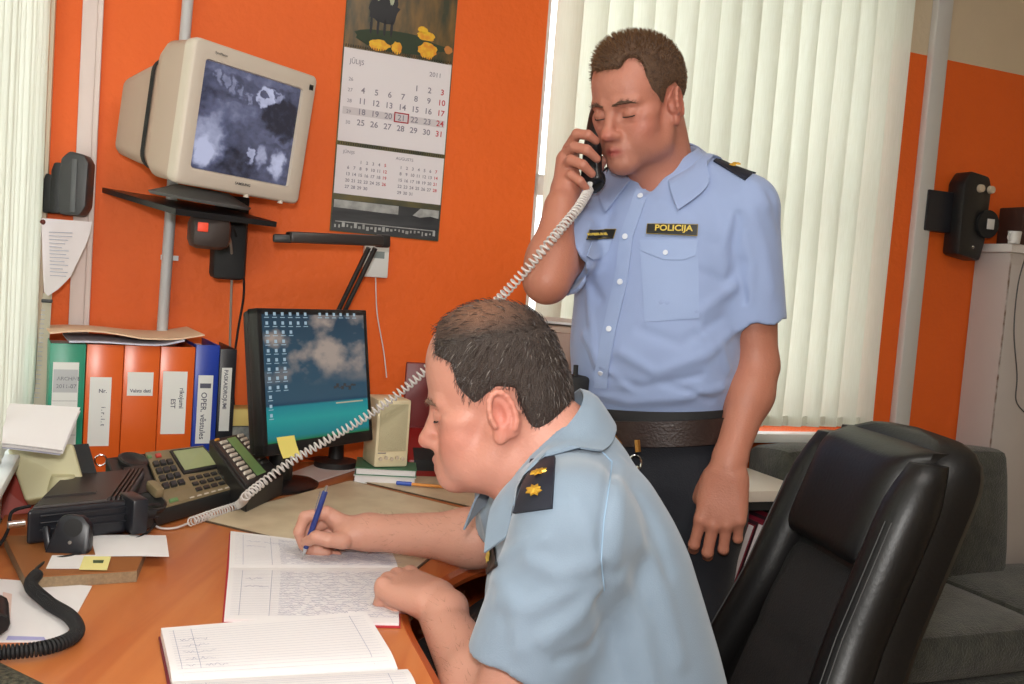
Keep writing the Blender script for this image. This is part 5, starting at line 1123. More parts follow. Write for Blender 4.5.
def sdf_at(S, p):
    q = (np.array(p)-S.lo)/S.h; i = np.clip(q.astype(int), 1, S.n-3); f = q-i; out = []
    for o in ((0,0,0),(1,0,0),(0,1,0),(0,0,1)): out.append(float(S.d[i[0]+o[0], i[1]+o[1], i[2]+o[2]]))
    g = Vector((out[1]-out[0], out[2]-out[0], out[3]-out[0])); d = out[0]+f@np.array(g); return d, (g.normalized() if g.length > 1e-9 else Vector((0,0,1)))
def push(S, p, m):
    for _ in range(4):
        d, g = sdf_at(S, p)
        if d >= m: break
        p = p+g*min(.02, (m-d))
    return p
def sleeve(S, a, b, ra, rb, fr, k, hollow, arm_end):
    a = Vector(a); b = Vector(b); d_ = (b-a).normalized(); hem = a.lerp(b, fr); Q_ = SDF(S.lo, S.ax and [S.ax[i][-1] for i in range(3)], S.h)
    Q_.n = S.n; Q_.d = np.full(S.n, .2, np.float32); Q_.ax = S.ax
    Q_.cone(a, hem+d_*.04, ra, rb, 0); h_ = np.array(hem); sl, x, y, z = Q_.blk(h_-.12, h_+.12, 0)
    e = (x-h_[0])*d_.x+(y-h_[1])*d_.y+(z-h_[2])*d_.z+.004*np.sin(x*90+z*70); Q_.d[sl] = np.maximum(Q_.d[sl], e).astype(np.float32)
    Q_.cone(hem-d_*.022, hem+d_*.05, hollow, hollow+.004, .002, 's'); S.comb((slice(None),)*3, Q_.d, k, 'u')
def lerp(a, b, t): return Vector(a).lerp(Vector(b), t)
def ortho(o, z, yhint):                   # torso frame: z along the spine, -y towards yhint
    z = Vector(z).normalized(); y = -(Vector(yhint)-z*Vector(yhint).dot(z)).normalized(); x = y.cross(z); M_ = Matrix((x, y, z)).transposed().to_4x4(); M_.translation = Vector(o); return M_
NAVY = mat('navy_trousers', s2l(14, 17, 27), .8, bump=.2, bscale=400, sheen=.05); EPA = mat('epaulette_navy', s2l(16, 20, 36), .6); GOLD = mat('gold_star', s2l(214, 168, 60), .35, metal=.6)
BADGE = mat('badge_black', s2l(22, 22, 20), .5); BYEL = mat('badge_yellow', s2l(206, 178, 74), .5); LASH = mat('lash', (.03, .018, .012), .6)
def star(c, n, xdir, r, par, pts=8):
    M_ = frame(c, xdir, Vector(n).cross(Vector(xdir))); out = [((r if k % 2 == 0 else r*.62)*math.cos(PI*k/pts), (r if k % 2 == 0 else r*.62)*math.sin(PI*k/pts)) for k in range(2*pts)]
    vs = [Vector((x, y, 0)) for x, y in out]; mb = MB(); o = len(vs); mb.add([M_ @ p for p in vs]+[M_ @ (p*.9+Vector((0, 0, .0022))) for p in vs]+[M_ @ Vector((0, 0, .004))], [(i, (i+1) % o, (i+1) % o+o, i+o) for i in range(o)]+[(i+o, (i+1) % o+o, 2*o) for i in range(o)])
    return wmesh('star', mb, GOLD, par, smooth=False)
def collar_sheet(M_, rx, ry, hb, hf, wb, tip, par, m, th=.0028, cy=0, a1=2.75, drop=.028, S=None):
    """fold-over collar: M_ at the neck base; hb/hf height of the upper edge behind/in front, tip length of the wings"""
    g = []; N = 36
    rows = 7
    for i in range(rows):
        t = i/(rows-1); row = []
        for j in range(N+1):
            a = -a1+2*a1*j/N; f = (abs(a)/a1)                    # a=0 is the nape
            zt = hb+(hf-hb)*f**1.3; fold = math.sin(min(1, t*3)*PI/2)
            out_ = .003+.012*fold+.020*t*(1-.3*f)+max(0, f-.62)/.38*.020*t; fall = (wb+(tip-wb)*max(0, (f-.45)/.55)**1.4)*t
            x = (rx+out_)*math.sin(a); y = (ry+out_)*math.cos(a)+cy; spread_ = max(0, (f-.6)/.4)
            x += math.copysign(1, math.sin(a))*.020*spread_*t*t
            pt = M_ @ Vector((x, y-.012*spread_*t, zt+.004*math.sin(t*PI)-fall)); row.append(push(S, pt, .0025+.0045*min(1, t*2.5)) if S is not None and t > .1 else pt)
        g.append(row)
    mb = MB(); mb.sheet(g, th); return wmesh('collar', mb, m, par)
# ------------------------------------------------------------ standing officer
def standing():
    SH = mat('shirt_blue', s2l(142, 159, 198), .75, bump=.10, bscale=600, sheen=.25, noise=.03, nscale=6)
    B = P(655, 475, 1.985); N0 = P(664, 176, 1.985); T = ortho(B, N0-B, (-.5, -.87, 0)); L_ = (N0-B).length; X = T.to_3x3() @ Vector((1, 0, 0)); Fd = T.to_3x3() @ Vector((0, -1, 0))
    t = thing('person', 'standing officer in blue short-sleeved shirt and dark trousers, holding a handset to his ear', 'person', (B.x, B.y, 0))
    SL = T @ Vector((.172, .0, L_-.078)); SR = T @ Vector((-.163, .01, L_-.075)); EL = P(757, 366, 1.90); WL = P(728, 466, 1.81); ER = P(547, 280, 1.80); WR = P(560, 207, 1.86)
    h = HF((0, 0, 0), (Matrix.Rotation(math.radians(-44), 3, 'Z') @ Matrix.Rotation(math.radians(20), 3, 'X') @ Matrix.Rotation(math.radians(-1), 3, 'Y')), 1.07)
    h.C = P(678, 103, 1.87)-h.R @ Vector((.078, .006, -.002))*h.k
    # head and neck
    lo = [h.C.x-.17, h.C.y-.19, h.C.z-.27]; hi = [h.C.x+.17, h.C.y+.19, h.C.z+.16]; S = SDF(lo, hi, .0023); head_sdf(S, h, .004, jowl=.45, long=-.010)
    S.cone(h.p(0, .035, -.045), N0+T.to_3x3() @ Vector((0, .0, -.0)), .060, .064, .03); S.cone(h.p(0, .0, -.06), N0+T.to_3x3() @ Vector((0, -.02, -.03)), .048, .055, .03)
    HV = S.mesh(); parts = [HV]
    # left arm hanging
    def arm(Sh, El, Wr, ru=.052, re=.041, rf=.044, rw=.028, hnd=None, hh=.0028):
        pts = [Sh, El, Wr]; al = np.array([tuple(p) for p in pts]+[tuple(hnd['F0'])]); S = SDF(al.min(0)-.09, al.max(0)+.09, hh)
        m1 = lerp(El, Wr, .28); S.cone(Sh, lerp(Sh, El, .45), ru*1.05, ru, .02); S.cone(lerp(Sh, El, .45), El, ru, re, .02); S.cone(El, m1, re, rf, .02); S.cone(m1, Wr, rf, rw, .03); hnd['f'](S); return S.mesh()
    Fh = (P(716, 530, 1.79)-WL).normalized()
    def hl(S):
        K, T_ = hand_sdf(S, WL+Fh*.006, Fh, (.25, .96, .05), (-.95, .28, .05), [(14, 56, 38), (16, 60, 38), (20, 62, 38), (26, 60, 38)], [(.8, .45, .45), (.95, .05, .5), (.9, -.15, .5)], 1.17)
    # his left palm turns back and in: thumb side towards his front
    parts.append(arm(SL, EL, WL, hnd=dict(F0=WL+Fh*.16, f=hl)))
    # right hand round the handset
    hs_a = P(600, 104, 1.955); hs_b = P(590, 183, 1.885); hd = (hs_b-hs_a).normalized()
    W2 = P(566, 190, 1.885)
    def hr(S):
        def fing(px, Y, rs): S.chain([P(x, y, yy) for (x, y), yy in zip(px, Y)], rs, .003)
        S.cone(WR, W2, .027, .027, .015); S.cone(W2, P(566, 160, 1.905), .026, .020, .015); S.cone(W2+Vector((0, .02, 0)), P(571, 150, 1.925), .024, .018, .015); S.cone(W2, P(571, 176, 1.885), .022, .016, .015)
        fing([(570, 146), (577, 134), (588, 135), (596, 141)], [1.915, 1.885, 1.868, 1.875], [.0115, .0105, .0098, .0082])
        fing([(566, 156), (574, 147), (587, 150), (597, 159)], [1.905, 1.872, 1.852, 1.862], [.012, .0108, .0100, .0084])
        fing([(565, 168), (571, 160), (583, 165), (592, 174)], [1.895, 1.862, 1.845, 1.855], [.0118, .0105, .0098, .0082])
        fing([(566, 180), (571, 175), (580, 181), (586, 188)], [1.888, 1.858, 1.846, 1.855], [.011, .0095, .0088, .0076])
        S.chain([P(572, 186, 1.90), P(584, 182, 1.935), P(597, 168, 1.94), P(604, 160, 1.93)], [.016, .0125, .0115, .0090], .008)
    parts.append(arm(SR, ER, WR, .050, .042, .042, .029, hnd=dict(F0=P(585, 120, 1.9), f=hr)))
    S = SDF([B.x-.28, B.y-.25, .05], [B.x+.28, B.y+.25, 1.5], .014)
    S.loft(T, [-.08, 0, .2, .4, .5, L_-.03], [(.14, .10, 0, 0), (.14, .10, 0, 0), (.14, .10, 0, 0), (.15, .10, 0, 0), (.15, .08, 0, 0), (.05, .05, 0, 0)]); S.cone(T @ Vector((-.09, 0, 0)), (B.x-.11, B.y, .1), .08, .04, .03); S.cone(T @ Vector((.09, 0, 0)), (B.x+.09, B.y-.06, .1), .08, .04, .03); parts.append(S.mesh())
    nh = len(HV[0]); base = s2l(180, 118, 98)
    def colf(v):
        c = np.tile(np.array(s2l(178, 116, 94)), (len(v), 1)).astype(float); m_ = np.linalg.norm(v-np.array(h.C), axis=1) < .26; c[m_] = head_color(v[m_], h, base, s2l(172, 86, 74), s2l(146, 62, 60), .22, s2l(150, 112, 98)); return c
    vmesh('body', parts, SKIN, t, colf)
    # hair: brush cut
    S = SDF(lo, [hi[0], hi[1], hi[2]+.04], .0025); k = h.k
    S.ell(h.p(0, .006, .045), [.0785*k, .101*k, .0855*k], h.R, 0); S.ell(h.p(0, -.025, .060), [.065*k, .073*k, .070*k], h.R, .02*k)
    for s_ in (-1, 1): S.ell(h.p(s_*.058, -.089, .070), [.026*k, .040*k, .044*k], h.R @ Matrix.Rotation(s_*.5, 3, 'Z'), .006, 's')
    S.poly(h.M(), [(-.120, .088), (-.088, .080), (-.068, .066), (-.058, .050), (-.056, .028), (-.038, .006), (-.030, -.006), (-.017, -.008), (-.013, .028), (.012, .034), (.026, .022), (.026, -.02), (.038, -.055), (.10, -.062), (.15, .0), (.15, .22), (-.14, .22)], .010)
    HM = S.mesh(); hairm = mat('brown_hair', s2l(96, 70, 50), .6, noise=.3, nscale=120, bump=.5, bscale=500, col2=s2l(70, 48, 34)); hr_o = vmesh('hair', [HM], hairm, t, smooth_it=3)
    Z = h.R @ Vector((0, 0, 1)); FW = h.R @ Vector((0, -1, 0)); hc = h.p(0, 0, .03)
    def fn(p, n, rn):
        l = (h.M().inverted() @ p); top = max(0, min(1, (l.z-.06)/.06)); L1 = (.003+.007*top)*rn.uniform(.6, 1.2); d = (n*.7+Z*.5*top+FW*.25+Vector((rn.uniform(-.3, .3), rn.uniform(-.3, .3), rn.uniform(-.3, .3)))-Z*.4*(1-top)).normalized(); return [p-n*.002, p+d*L1*.5, p+d*L1+FW*.002]
    strands('hair_tuft', HM[0], HM[1], 9000, fn, mat('brown_strands', s2l(112, 82, 56), .5, noise=.2), hr_o, .0009, 2)
    face_bits(h, t, s2l(84, 58, 42))
    # shirt
    lo = np.array([min(SR.x, ER.x)-.08, min(ER.y, B.y)-.16, 1.0]); hi = np.array([SL.x+.12, SR.y+.12, N0.z+.12]); S = SDF(lo, hi, .0042)
    zz = lambda y: (P(660, y, 1.985)-B).dot((N0-B).normalized()); Z_ = [zz(424), zz(403), zz(380), zz(345), zz(300), zz(260), zz(225), zz(202), zz(188), zz(176)]
    pr = [(.150, .118, .0, -.005), (.160, .126, .0, -.01), (.176, .142, 0, -.016), (.180, .146, 0, -.020), (.176, .138, 0, -.014), (.180, .134, 0, -.008), (.182, .126, 0, 0), (.165, .108, 0, .004), (.125, .088, 0, .004), (.080, .072, 0, 0)]
    S.loft(T, Z_, pr, .01, p=2.25)
    S.cone(T @ Vector((0, .02, L_-.03)), T @ Vector((0, .028, L_+.022)), .082, .062, .03)
    for q in (SL, SR): S.cone(T @ Vector((0, .012, L_+.012)), q+Vector((0, 0, .016)), .062, .056, .03)
    hemL = lerp(SL, EL, .72); hemR = lerp(SR, ER, .70); dL = (EL-SL).normalized(); dR = (ER-SR).normalized()
    sleeve(S, SL, EL, .066, .0645, .72, .03, .056, 0); sleeve(S, SR, ER, .066, .064, .84, .03, .054, 0)
    v, q = S.mesh(); tmp = vmesh('tmp', [(v, q)], SH, None, world=False); C = Conf([tmp]); me_ = tmp.data; bpy.data.objects.remove(tmp)
    def fold(pts, w, a): 
        l = C.line(pts, 0, 4)
        if len(l) > 1: S.ridge(l, w, a)
    for pts, w, a in [([(590, 392), (630, 402), (680, 398), (722, 388)], .010, .006), ([(598, 372), (640, 388), (700, 376)], .008, -.005), ([(620, 352), (655, 372), (705, 356), (728, 335)], .011, .006), ([(585, 335), (600, 365), (625, 385)], .009, .006), ([(640, 330), (680, 345), (722, 318)], .010, -.0045),
                      ([(655, 300), (700, 312), (735, 285)], .012, .005), ([(690, 268), (725, 282), (742, 262)], .010, -.004), ([(588, 290), (592, 330), (596, 365)], .009, .005), ([(580, 250), (588, 280), (600, 300)], .010, -.005), ([(738, 215), (734, 245), (740, 280), (745, 300)], .007, -.007), ([(730, 220), (722, 250), (728, 290)], .012, .004),
                      ([(752, 215), (765, 250), (772, 290)], .013, .004), ([(770, 195), (782, 240), (786, 280)], .010, -.003), ([(745, 235), (752, 265), (750, 300)], .008, .004), ([(590, 222), (582, 250), (578, 275)], .008, .005), ([(660, 200), (690, 215), (715, 235)], .012, .003), ([(610, 215), (600, 235), (590, 262)], .01, -.004), ([(700, 330), (722, 350), (728, 370)], .009, .005), ([(668, 385), (690, 392), (712, 400)], .007, -.005), ([(735, 170), (755, 185), (768, 205)], .012, .003)]: fold(pts, w, a)
    # trims: open neck
    S.cone(T @ Vector((0, .0, L_+.12)), T @ Vector((0, -.008, L_-.04)), .070, .056, .006, 's')
    S.cone(T @ Vector((0, -.06, L_+.0)), T @ Vector((0, -.112, L_-.045)), .034, .006, .004, 's')
    v, q = S.mesh(); sh = vmesh('shirt', [(v, q)], SH, t, smooth_it=2); C = Conf([sh])
    collar_sheet(T @ Matrix.Translation((0, .004, L_-.004)), .072, .074, .086, -.010, .055, .066, sh, SH, a1=2.66, S=S)
    def csheet(name, q_, m, off=.0018, th=.0022, n=8, mm=6): mb = MB(); mb.sheet(C.sheet(q_, off, th, n, mm), th); return wmesh(name, mb, m, sh)
    def tube(name, pts, r, m, off=.0008): l = C.line(pts, off); mb = MB(); mb.tube(l, r, 5); return wmesh(name, mb, m, sh)
    SH2 = mat('shirt_blue_trim', s2l(146, 164, 202), .75, bump=.10, bscale=600, sheen=.25)
    tl = [(643, 190), (627, 236), (621, 282), (610, 329), (602, 372), (601, 392)]; g = []
    for a, b in zip(tl, tl[1:]):
        for kk in range(5):
            x, y = a[0]+(b[0]-a[0])*kk/5, a[1]+(b[1]-a[1])*kk/5; w_ = 6.5; g.append([C.hit(x+dx, y+dx*.08, .0022)[0] for dx in (-w_, -w_/2, 0, w_/2, w_)])
    g = [r for r in g if all(r)]; mb = MB(); mb.sheet(g, .0022); wmesh('placket', mb, SH2, sh)
    for x, y in ((641, 197), (626, 237), (621, 282), (610, 329), (602, 372)):
        c, n = C.hit(x, y, .0042); M_ = frame(c, X, n.cross(X)); mb = MB(); mb.lathe([(.0001, 0), (.0058, 0), (.0058, .0016), (.0042, .0022), (.0001, .0014)], 16, M_); wmesh('button', mb, mat('button_white', s2l(214, 220, 232), .25), sh)
    csheet('pocket', [(640, 247), (698, 247), (699, 318), (645, 322)], SH2, .0010, .0018); csheet('pocket_flap', [(640, 240), (698, 240), (695, 256), (642, 251)], SH2, .0026, .002); csheet('pocket_flap', [(642, 251), (695, 256), (683, 260), (664, 260)], SH2, .0026, .002, 8, 3)
    csheet('pocket_flap', [(591, 242), (612, 240.5), (608, 252), (586, 256)], SH2, .0022, .0018); csheet('pocket_flap', [(586, 256), (608, 252), (600, 258), (592, 260)], SH2, .0022, .0018, 8, 3)
    c, n = C.hit(666, 253, .005); M_ = frame(c, X, n.cross(X)); mb = MB(); mb.lathe([(.0001, 0), (.005, 0), (.005, .0016), (.0001, .0014)], 14, M_); wmesh('button', mb, MATS['button_white'], sh)
    def badge(q_, s, size, x0):
        g = C.sheet(q_, .004, .002, 8, 3); mb = MB(); mb.sheet(g, .0026); b = wmesh('name_badge', mb, BADGE, sh); p = [g[0][0], g[0][-1], g[-1][-1], g[-1][0]]; ex = (p[1]-p[0]).normalized(); n_ = (p[1]-p[0]).cross(p[0]-p[3]).normalized()
        if n_.y > 0: n_ = -n_
        ey = n_.cross(ex); w_ = (p[1]-p[0]).length; hh = (p[0]-p[3]).length; W_ = mat('badge_rim', s2l(150, 130, 60), .5)
        cc = sum(p, Vector())/4; gc = g[len(g)//2][4]; off = (gc-cc).dot(n_); o = p[3]+ex*w_*x0+ey*hh*.22+n_*(max(off, 0)+.0035)
        M_ = Matrix((ex, ey, n_)).transposed().to_4x4(); M_.translation = o; text('lettering', s, size, BYEL, b, WMAT(b).inverted() @ M_, .0003, .0004, sx=1.12)
        for a_, b_ in ((0, 1), (1, 2), (2, 3), (3, 0)):
            if a_ % 2 == 0: row = g[0] if a_ == 0 else g[-1]
            else: row = [r[-1] if a_ == 1 else r[0] for r in g]
            mb = MB(); mb.tube([q__+n_*.0013 for q__ in row], .0006, 4); wmesh('badge_rim', mb, W_, b)
    badge([(648, 224.5), (698, 225), (697, 236.5), (647, 234)], 'POLICIJA', .0165, .17); badge([(588, 231.5), (617, 230), (614, 239), (585.5, 240.5)], 'KVIESUNS', .0092, .08)
    # epaulettes
    def epau(a, b, w, n0, stars, fr=.62):
        a = Vector(a); b = Vector(b); ax = (b-a).normalized(); sd = ax.cross(Vector(n0)).normalized(); g = []
        for i in range(9):
            row = []
            for j in range(7):
                ww = w*(1 if i > 0 else .8)*(.85+.15*i/8); p = a.lerp(b, i/8)+sd*ww*(j/6-.5); l, n = C.near(p+Vector((0, 0, .04)), .004); row.append(l)
            g.append(row)
        mb = MB(); mb.sheet(g, .0035); e = wmesh('epaulette', mb, EPA, sh)
        for k_ in range(stars):
            f_ = fr+(.13 if stars == 3 else .2)*(k_-(stars-1)/2)/1.0*1.15; i_ = f_*8; i0 = int(i_); p = g[i0][3].lerp(g[min(8, i0+1)][3], i_-i0); l, n = C.near(p+Vector((0, 0, .02)), .0065); star(l, n, ax, .0075 if stars == 3 else .0115, e)
        return e
    g = C.sheet([(713, 162), (724, 155), (757, 170), (745, 181)], .003, .003, 8, 6); mb = MB(); mb.sheet(g, .0035); e = wmesh('epaulette', mb, EPA, sh)
    for k_ in range(3): q_ = g[3][2+2*k_]; l, n = C.near(q_+Vector((0, -.02, .02)), 0); up_ = (g[3][5]-g[3][3]).cross(g[4][4]-g[2][4]).normalized(); up_ = up_ if up_.z > 0 else -up_; star(q_+up_*.0058, up_, g[3][5]-g[3][3], .0066, e)
    epau(T @ Vector((-.085, .005, L_+.02)), SR+Vector((-.01, 0, .07)), .052, (0, 0, 1), 0)
    # trousers, belt
    S = SDF([B.x-.30, B.y-.30, .02], [B.x+.30, B.y+.26, 1.12], .0085)
    S.loft(T, [-.14, -.08, .0, .06, zz(398)], [(.165, .115, 0, .01), (.185, .13, 0, .01), (.180, .132, 0, .0), (.166, .128, 0, -.004), (.158, .126, 0, -.006)], .03)
    fL = Vector((B.x+.10, B.y-.05, .09)); fR = Vector((B.x-.13, B.y+.02, .09))
    for s, f_ in ((1, fL), (-1, fR)):
        a = T @ Vector((s*.092, .005, -.06)); kn = lerp(a, f_, .5)+Fd*.02; S.cone(a, kn, .098, .072, .03); S.cone(kn, f_, .072, .062, .02)
        S.ridge([kn+Fd*.07+Vector((0, 0, .02)), f_+Fd*.062], .012, .004)
    S.ridge([T @ Vector((.02, -.13, .03)), T @ Vector((.07, -.14, -.1)), T @ Vector((.09, -.10, -.3))], .014, .006); vmesh('trousers', [S.mesh()], NAVY, t)
    SHOE = mat('black_shoe', (.01, .01, .01), .3)
    for f_ in (fL, fR):
        S = SDF([f_.x-.2, f_.y-.24, -.01], [f_.x+.16, f_.y+.16, .16], .006); S.cone(Vector((f_.x, f_.y, .05))-Fd*.04, Vector((f_.x, f_.y, .038))+Fd*.15, .045, .036, .02); S.cone((f_.x, f_.y, .12), (f_.x, f_.y, .06), .048, .05, .02); S.half((0, 0, .002), (0, 0, -1), .002); vmesh('shoe', [S.mesh()], SHOE, t)
    BT = mat('belt_leather', s2l(46, 32, 28), .38, bump=.15, bscale=200); n_ = 64
    def ring(z, a, b, ex, tilt): return [T @ Vector(((a+ex)*math.sin(w), -(b+ex)*math.cos(w)-.008, z+tilt*math.sin(w))) for w in [2*PI*k_/n_ for k_ in range(n_)]]
    z1 = zz(417); 
    def beltm(zc, hgt, a, b, ex, tl_, th=.004): return MB().loft([ring(zc-hgt/2, a, b, ex, tl_), ring(zc+hgt/2, a, b, ex, tl_), ring(zc+hgt/2, a, b, ex+th, tl_), ring(zc-hgt/2, a, b, ex+th, tl_), ring(zc-hgt/2, a, b, ex, tl_)], caps=False)
    wmesh('trouser_belt', beltm(z1+.012, .034, .162, .130, .006, .006), BLACKM, t); bl = wmesh('duty_belt', beltm(z1-.016, .050, .172, .134, .010, .014), BT, t)
    BR = mat('brass', s2l(176, 126, 66), .3, metal=.85); bc = Conf([bl]); 
    def tubep(pts, r, name, m, par): mb = MB(); mb.tube(pts, r, 6); return wmesh(name, mb, m, par)
    f_ = lambda x, y, o=.005: (bc.hit(x, y, o)[0] or P(x, y, 1.84))
    bq_ = [P(600, 410, 1.835), P(612, 413, 1.83), P(621, 447, 1.825), P(609, 445, 1.835)]; tubep([f_(600, 420), f_(606, 421), f_(612, 423), f_(614, 426)], .003, 'buckle', BR, bl); tubep([f_(604, 436), f_(609, 437), f_(613, 438)], .003, 'buckle', BR, bl); tubep([f_(612, 423, .006), f_(615, 434, .006), P(621, 444, 1.83)], .003, 'buckle_pin', BR, bl)
    c = P(636, 448, 1.82); kh = tubep([P(637, 440, 1.825), P(638, 452, 1.82)], .006, 'key_clip', BR, bl)
    rg = [P(635, 463, 1.82)+Vector((.012*math.cos(a), .002*math.sin(a), .015*math.sin(a))) for a in np.linspace(0, 2*PI, 17)]; tubep(rg, .0022, 'key_ring', CHROME, bl); tubep([P(638, 466, 1.815), P(634, 474, 1.815), P(631, 472, 1.815)], .0035, 'key', CHROME, bl)
    mb = MB(); mb.box(P(573, 402, 1.915)+Vector((0, .0, 0)), (.045, .05, .11), RZ(.5), .008); pou = wmesh('holster_pouch', mb, BLACKM, bl)
    mb = MB(); c = P(569, 392, 1.885); mb.lathe([(.001, 0), (.006, 0), (.004, .003), (.001, .003)], 10, Matrix.Translation(c) @ Matrix.Rotation(PI/2, 4, 'X')); wmesh('snap_button', mb, CHROME, pou)
    mb = MB(); mb.tube([P(576, 365, 1.9), P(574, 395, 1.9)], .005, 8); wmesh('antenna', mb, BLACKM, pou)
    # handset
    hs = thing('telephone_handset', 'black telephone handset held to the standing officer\'s ear', 'telephone handset', tuple(hs_a)); BH = mat('handset_black', (.012, .012, .013), .3)
    si = Vector((.60, .75, -.2)).normalized(); pp = [hs_a+si*.016, lerp(hs_a, hs_b, .14)+si*.002, lerp(hs_a, hs_b, .5)-si*.006, lerp(hs_a, hs_b, .84)+si*.0, hs_b+si*.012]
    sp_ = spline(pp, 5); mb = MB(); R_ = frame(hs_a, hd, si).to_3x3(); w1 = R_ @ Vector((0, 0, 1)); w2 = R_ @ Vector((0, 1, 0)); rings = []
    for i, p in enumerate(sp_):
        u = i/(len(sp_)-1); wd = .018+.007*abs(2*u-1)**1.5; tk = .013+.004*abs(2*u-1)**2; wd *= 1-.5*max(0, abs(2*u-1)-.93)/.07; rings.append([p+w1*wd*math.copysign(abs(math.cos(a))**.6, math.cos(a))+w2*tk*math.copysign(abs(math.sin(a))**.6, math.sin(a)) for a in [2*PI*k_/16 for k_ in range(16)]])
    mb.loft(rings); wmesh('grip', mb, BH, hs)
    for q_, o_ in ((lerp(hs_a, hs_b, .06), .018), (lerp(hs_a, hs_b, .95), .016)): mb = MB(); M_ = frame(q_+si*o_, w1, hd); M_ = Matrix.Translation(q_+si*.010) @ si.to_track_quat('Z', 'Y').to_matrix().to_4x4(); mb.lathe([(.001, 0), (.022, 0), (.024, .008), (.018, .014), (.001, .014)], 20, M_); wmesh('cap', mb, BH, hs)
    mb = MB(); mb.tube([hs_b, hs_b+hd*.016], [.006, .004], 8); wmesh('cord_boot', mb, WHITE, hs)
    CW_ = mat('cord_white', s2l(206, 200, 196), .4); path = spline([hs_b+hd*.014, P(578, 208, 1.79), P(558, 232, 1.735), P(536, 258, 1.72), P(500, 298, 1.76), P(452, 345, 1.86), P(405, 388, 1.88), P(365, 417, 1.88), P(325, 441, 1.88), P(292, 461, 1.86), P(266, 480, 1.83), P(246, 496, 1.78)], 8)
    mb = coil(path, .0078, .0105, 10, .0021, 5); sc_ = tag(mobj('coiled_phone_cord', mb, CW_), 'long white coiled cord stretched from the handset across to the desk phone', 'cord')
    p2_ = spline([P(246, 496, 1.78), H(238, 505, DT+.012), H(212, 514, DT+.012), H(190, 522, DT+.012)], 8); mb = coil(p2_, .0078, .0100, 10, .0016, 5); mb.tube(spline([H(189, 523, DT+.006), H(175, 528, DT+.004), H(160, 528, DT+.004), H(150, 522, DT+.008)], 6), .0022, 6); tag(mobj('coiled_phone_cord', mb, CW_), 'bunched end of the white coiled cord lying along the front of the desk phone', 'cord')
def face_bits(h, t, bc):
    k = h.k; BW = mat('brow_%d' % int(bc[0]*1000), bc, .7, noise=.3, nscale=200)
    for s in (-1, 1):
        S = SDF(np.array(h.p(s*.03, -.085, .02))-.04, np.array(h.p(s*.03, -.085, .02))+.04, .0016)
        S.chain([h.p(s*.012, -.0975, .0165), h.p(s*.028, -.0950, .0205), h.p(s*.040, -.0890, .0195), h.p(s*.050, -.0810, .0155)], [.0026*k, .0030*k, .0026*k, .0014*k], .003); v, q = S.mesh(); eb = vmesh('eyebrow', [(v, q)], BW, t)
        def fn(p, n, rn): d = (h.R @ Vector((s*.8, .3, .25))+n*.5+Vector((rn.uniform(-.3, .3),)*3)).normalized(); return [p, p+d*.004, p+d*.007]
        strands('brow_hair', v, q, 90, fn, BW, eb, .0005, 3)
        pts = [h.p(s*(.032+.0135*math.cos(a)), -.0745-.0158*math.sqrt(max(0, 1-(.86*math.cos(a))**2)), -.0055-.0012*math.sin(a)) for a in np.linspace(PI, 0, 10)]; mb = MB(); mb.tube(pts, .0011*k, 5); e = wmesh('eyelashes', mb, LASH, t)

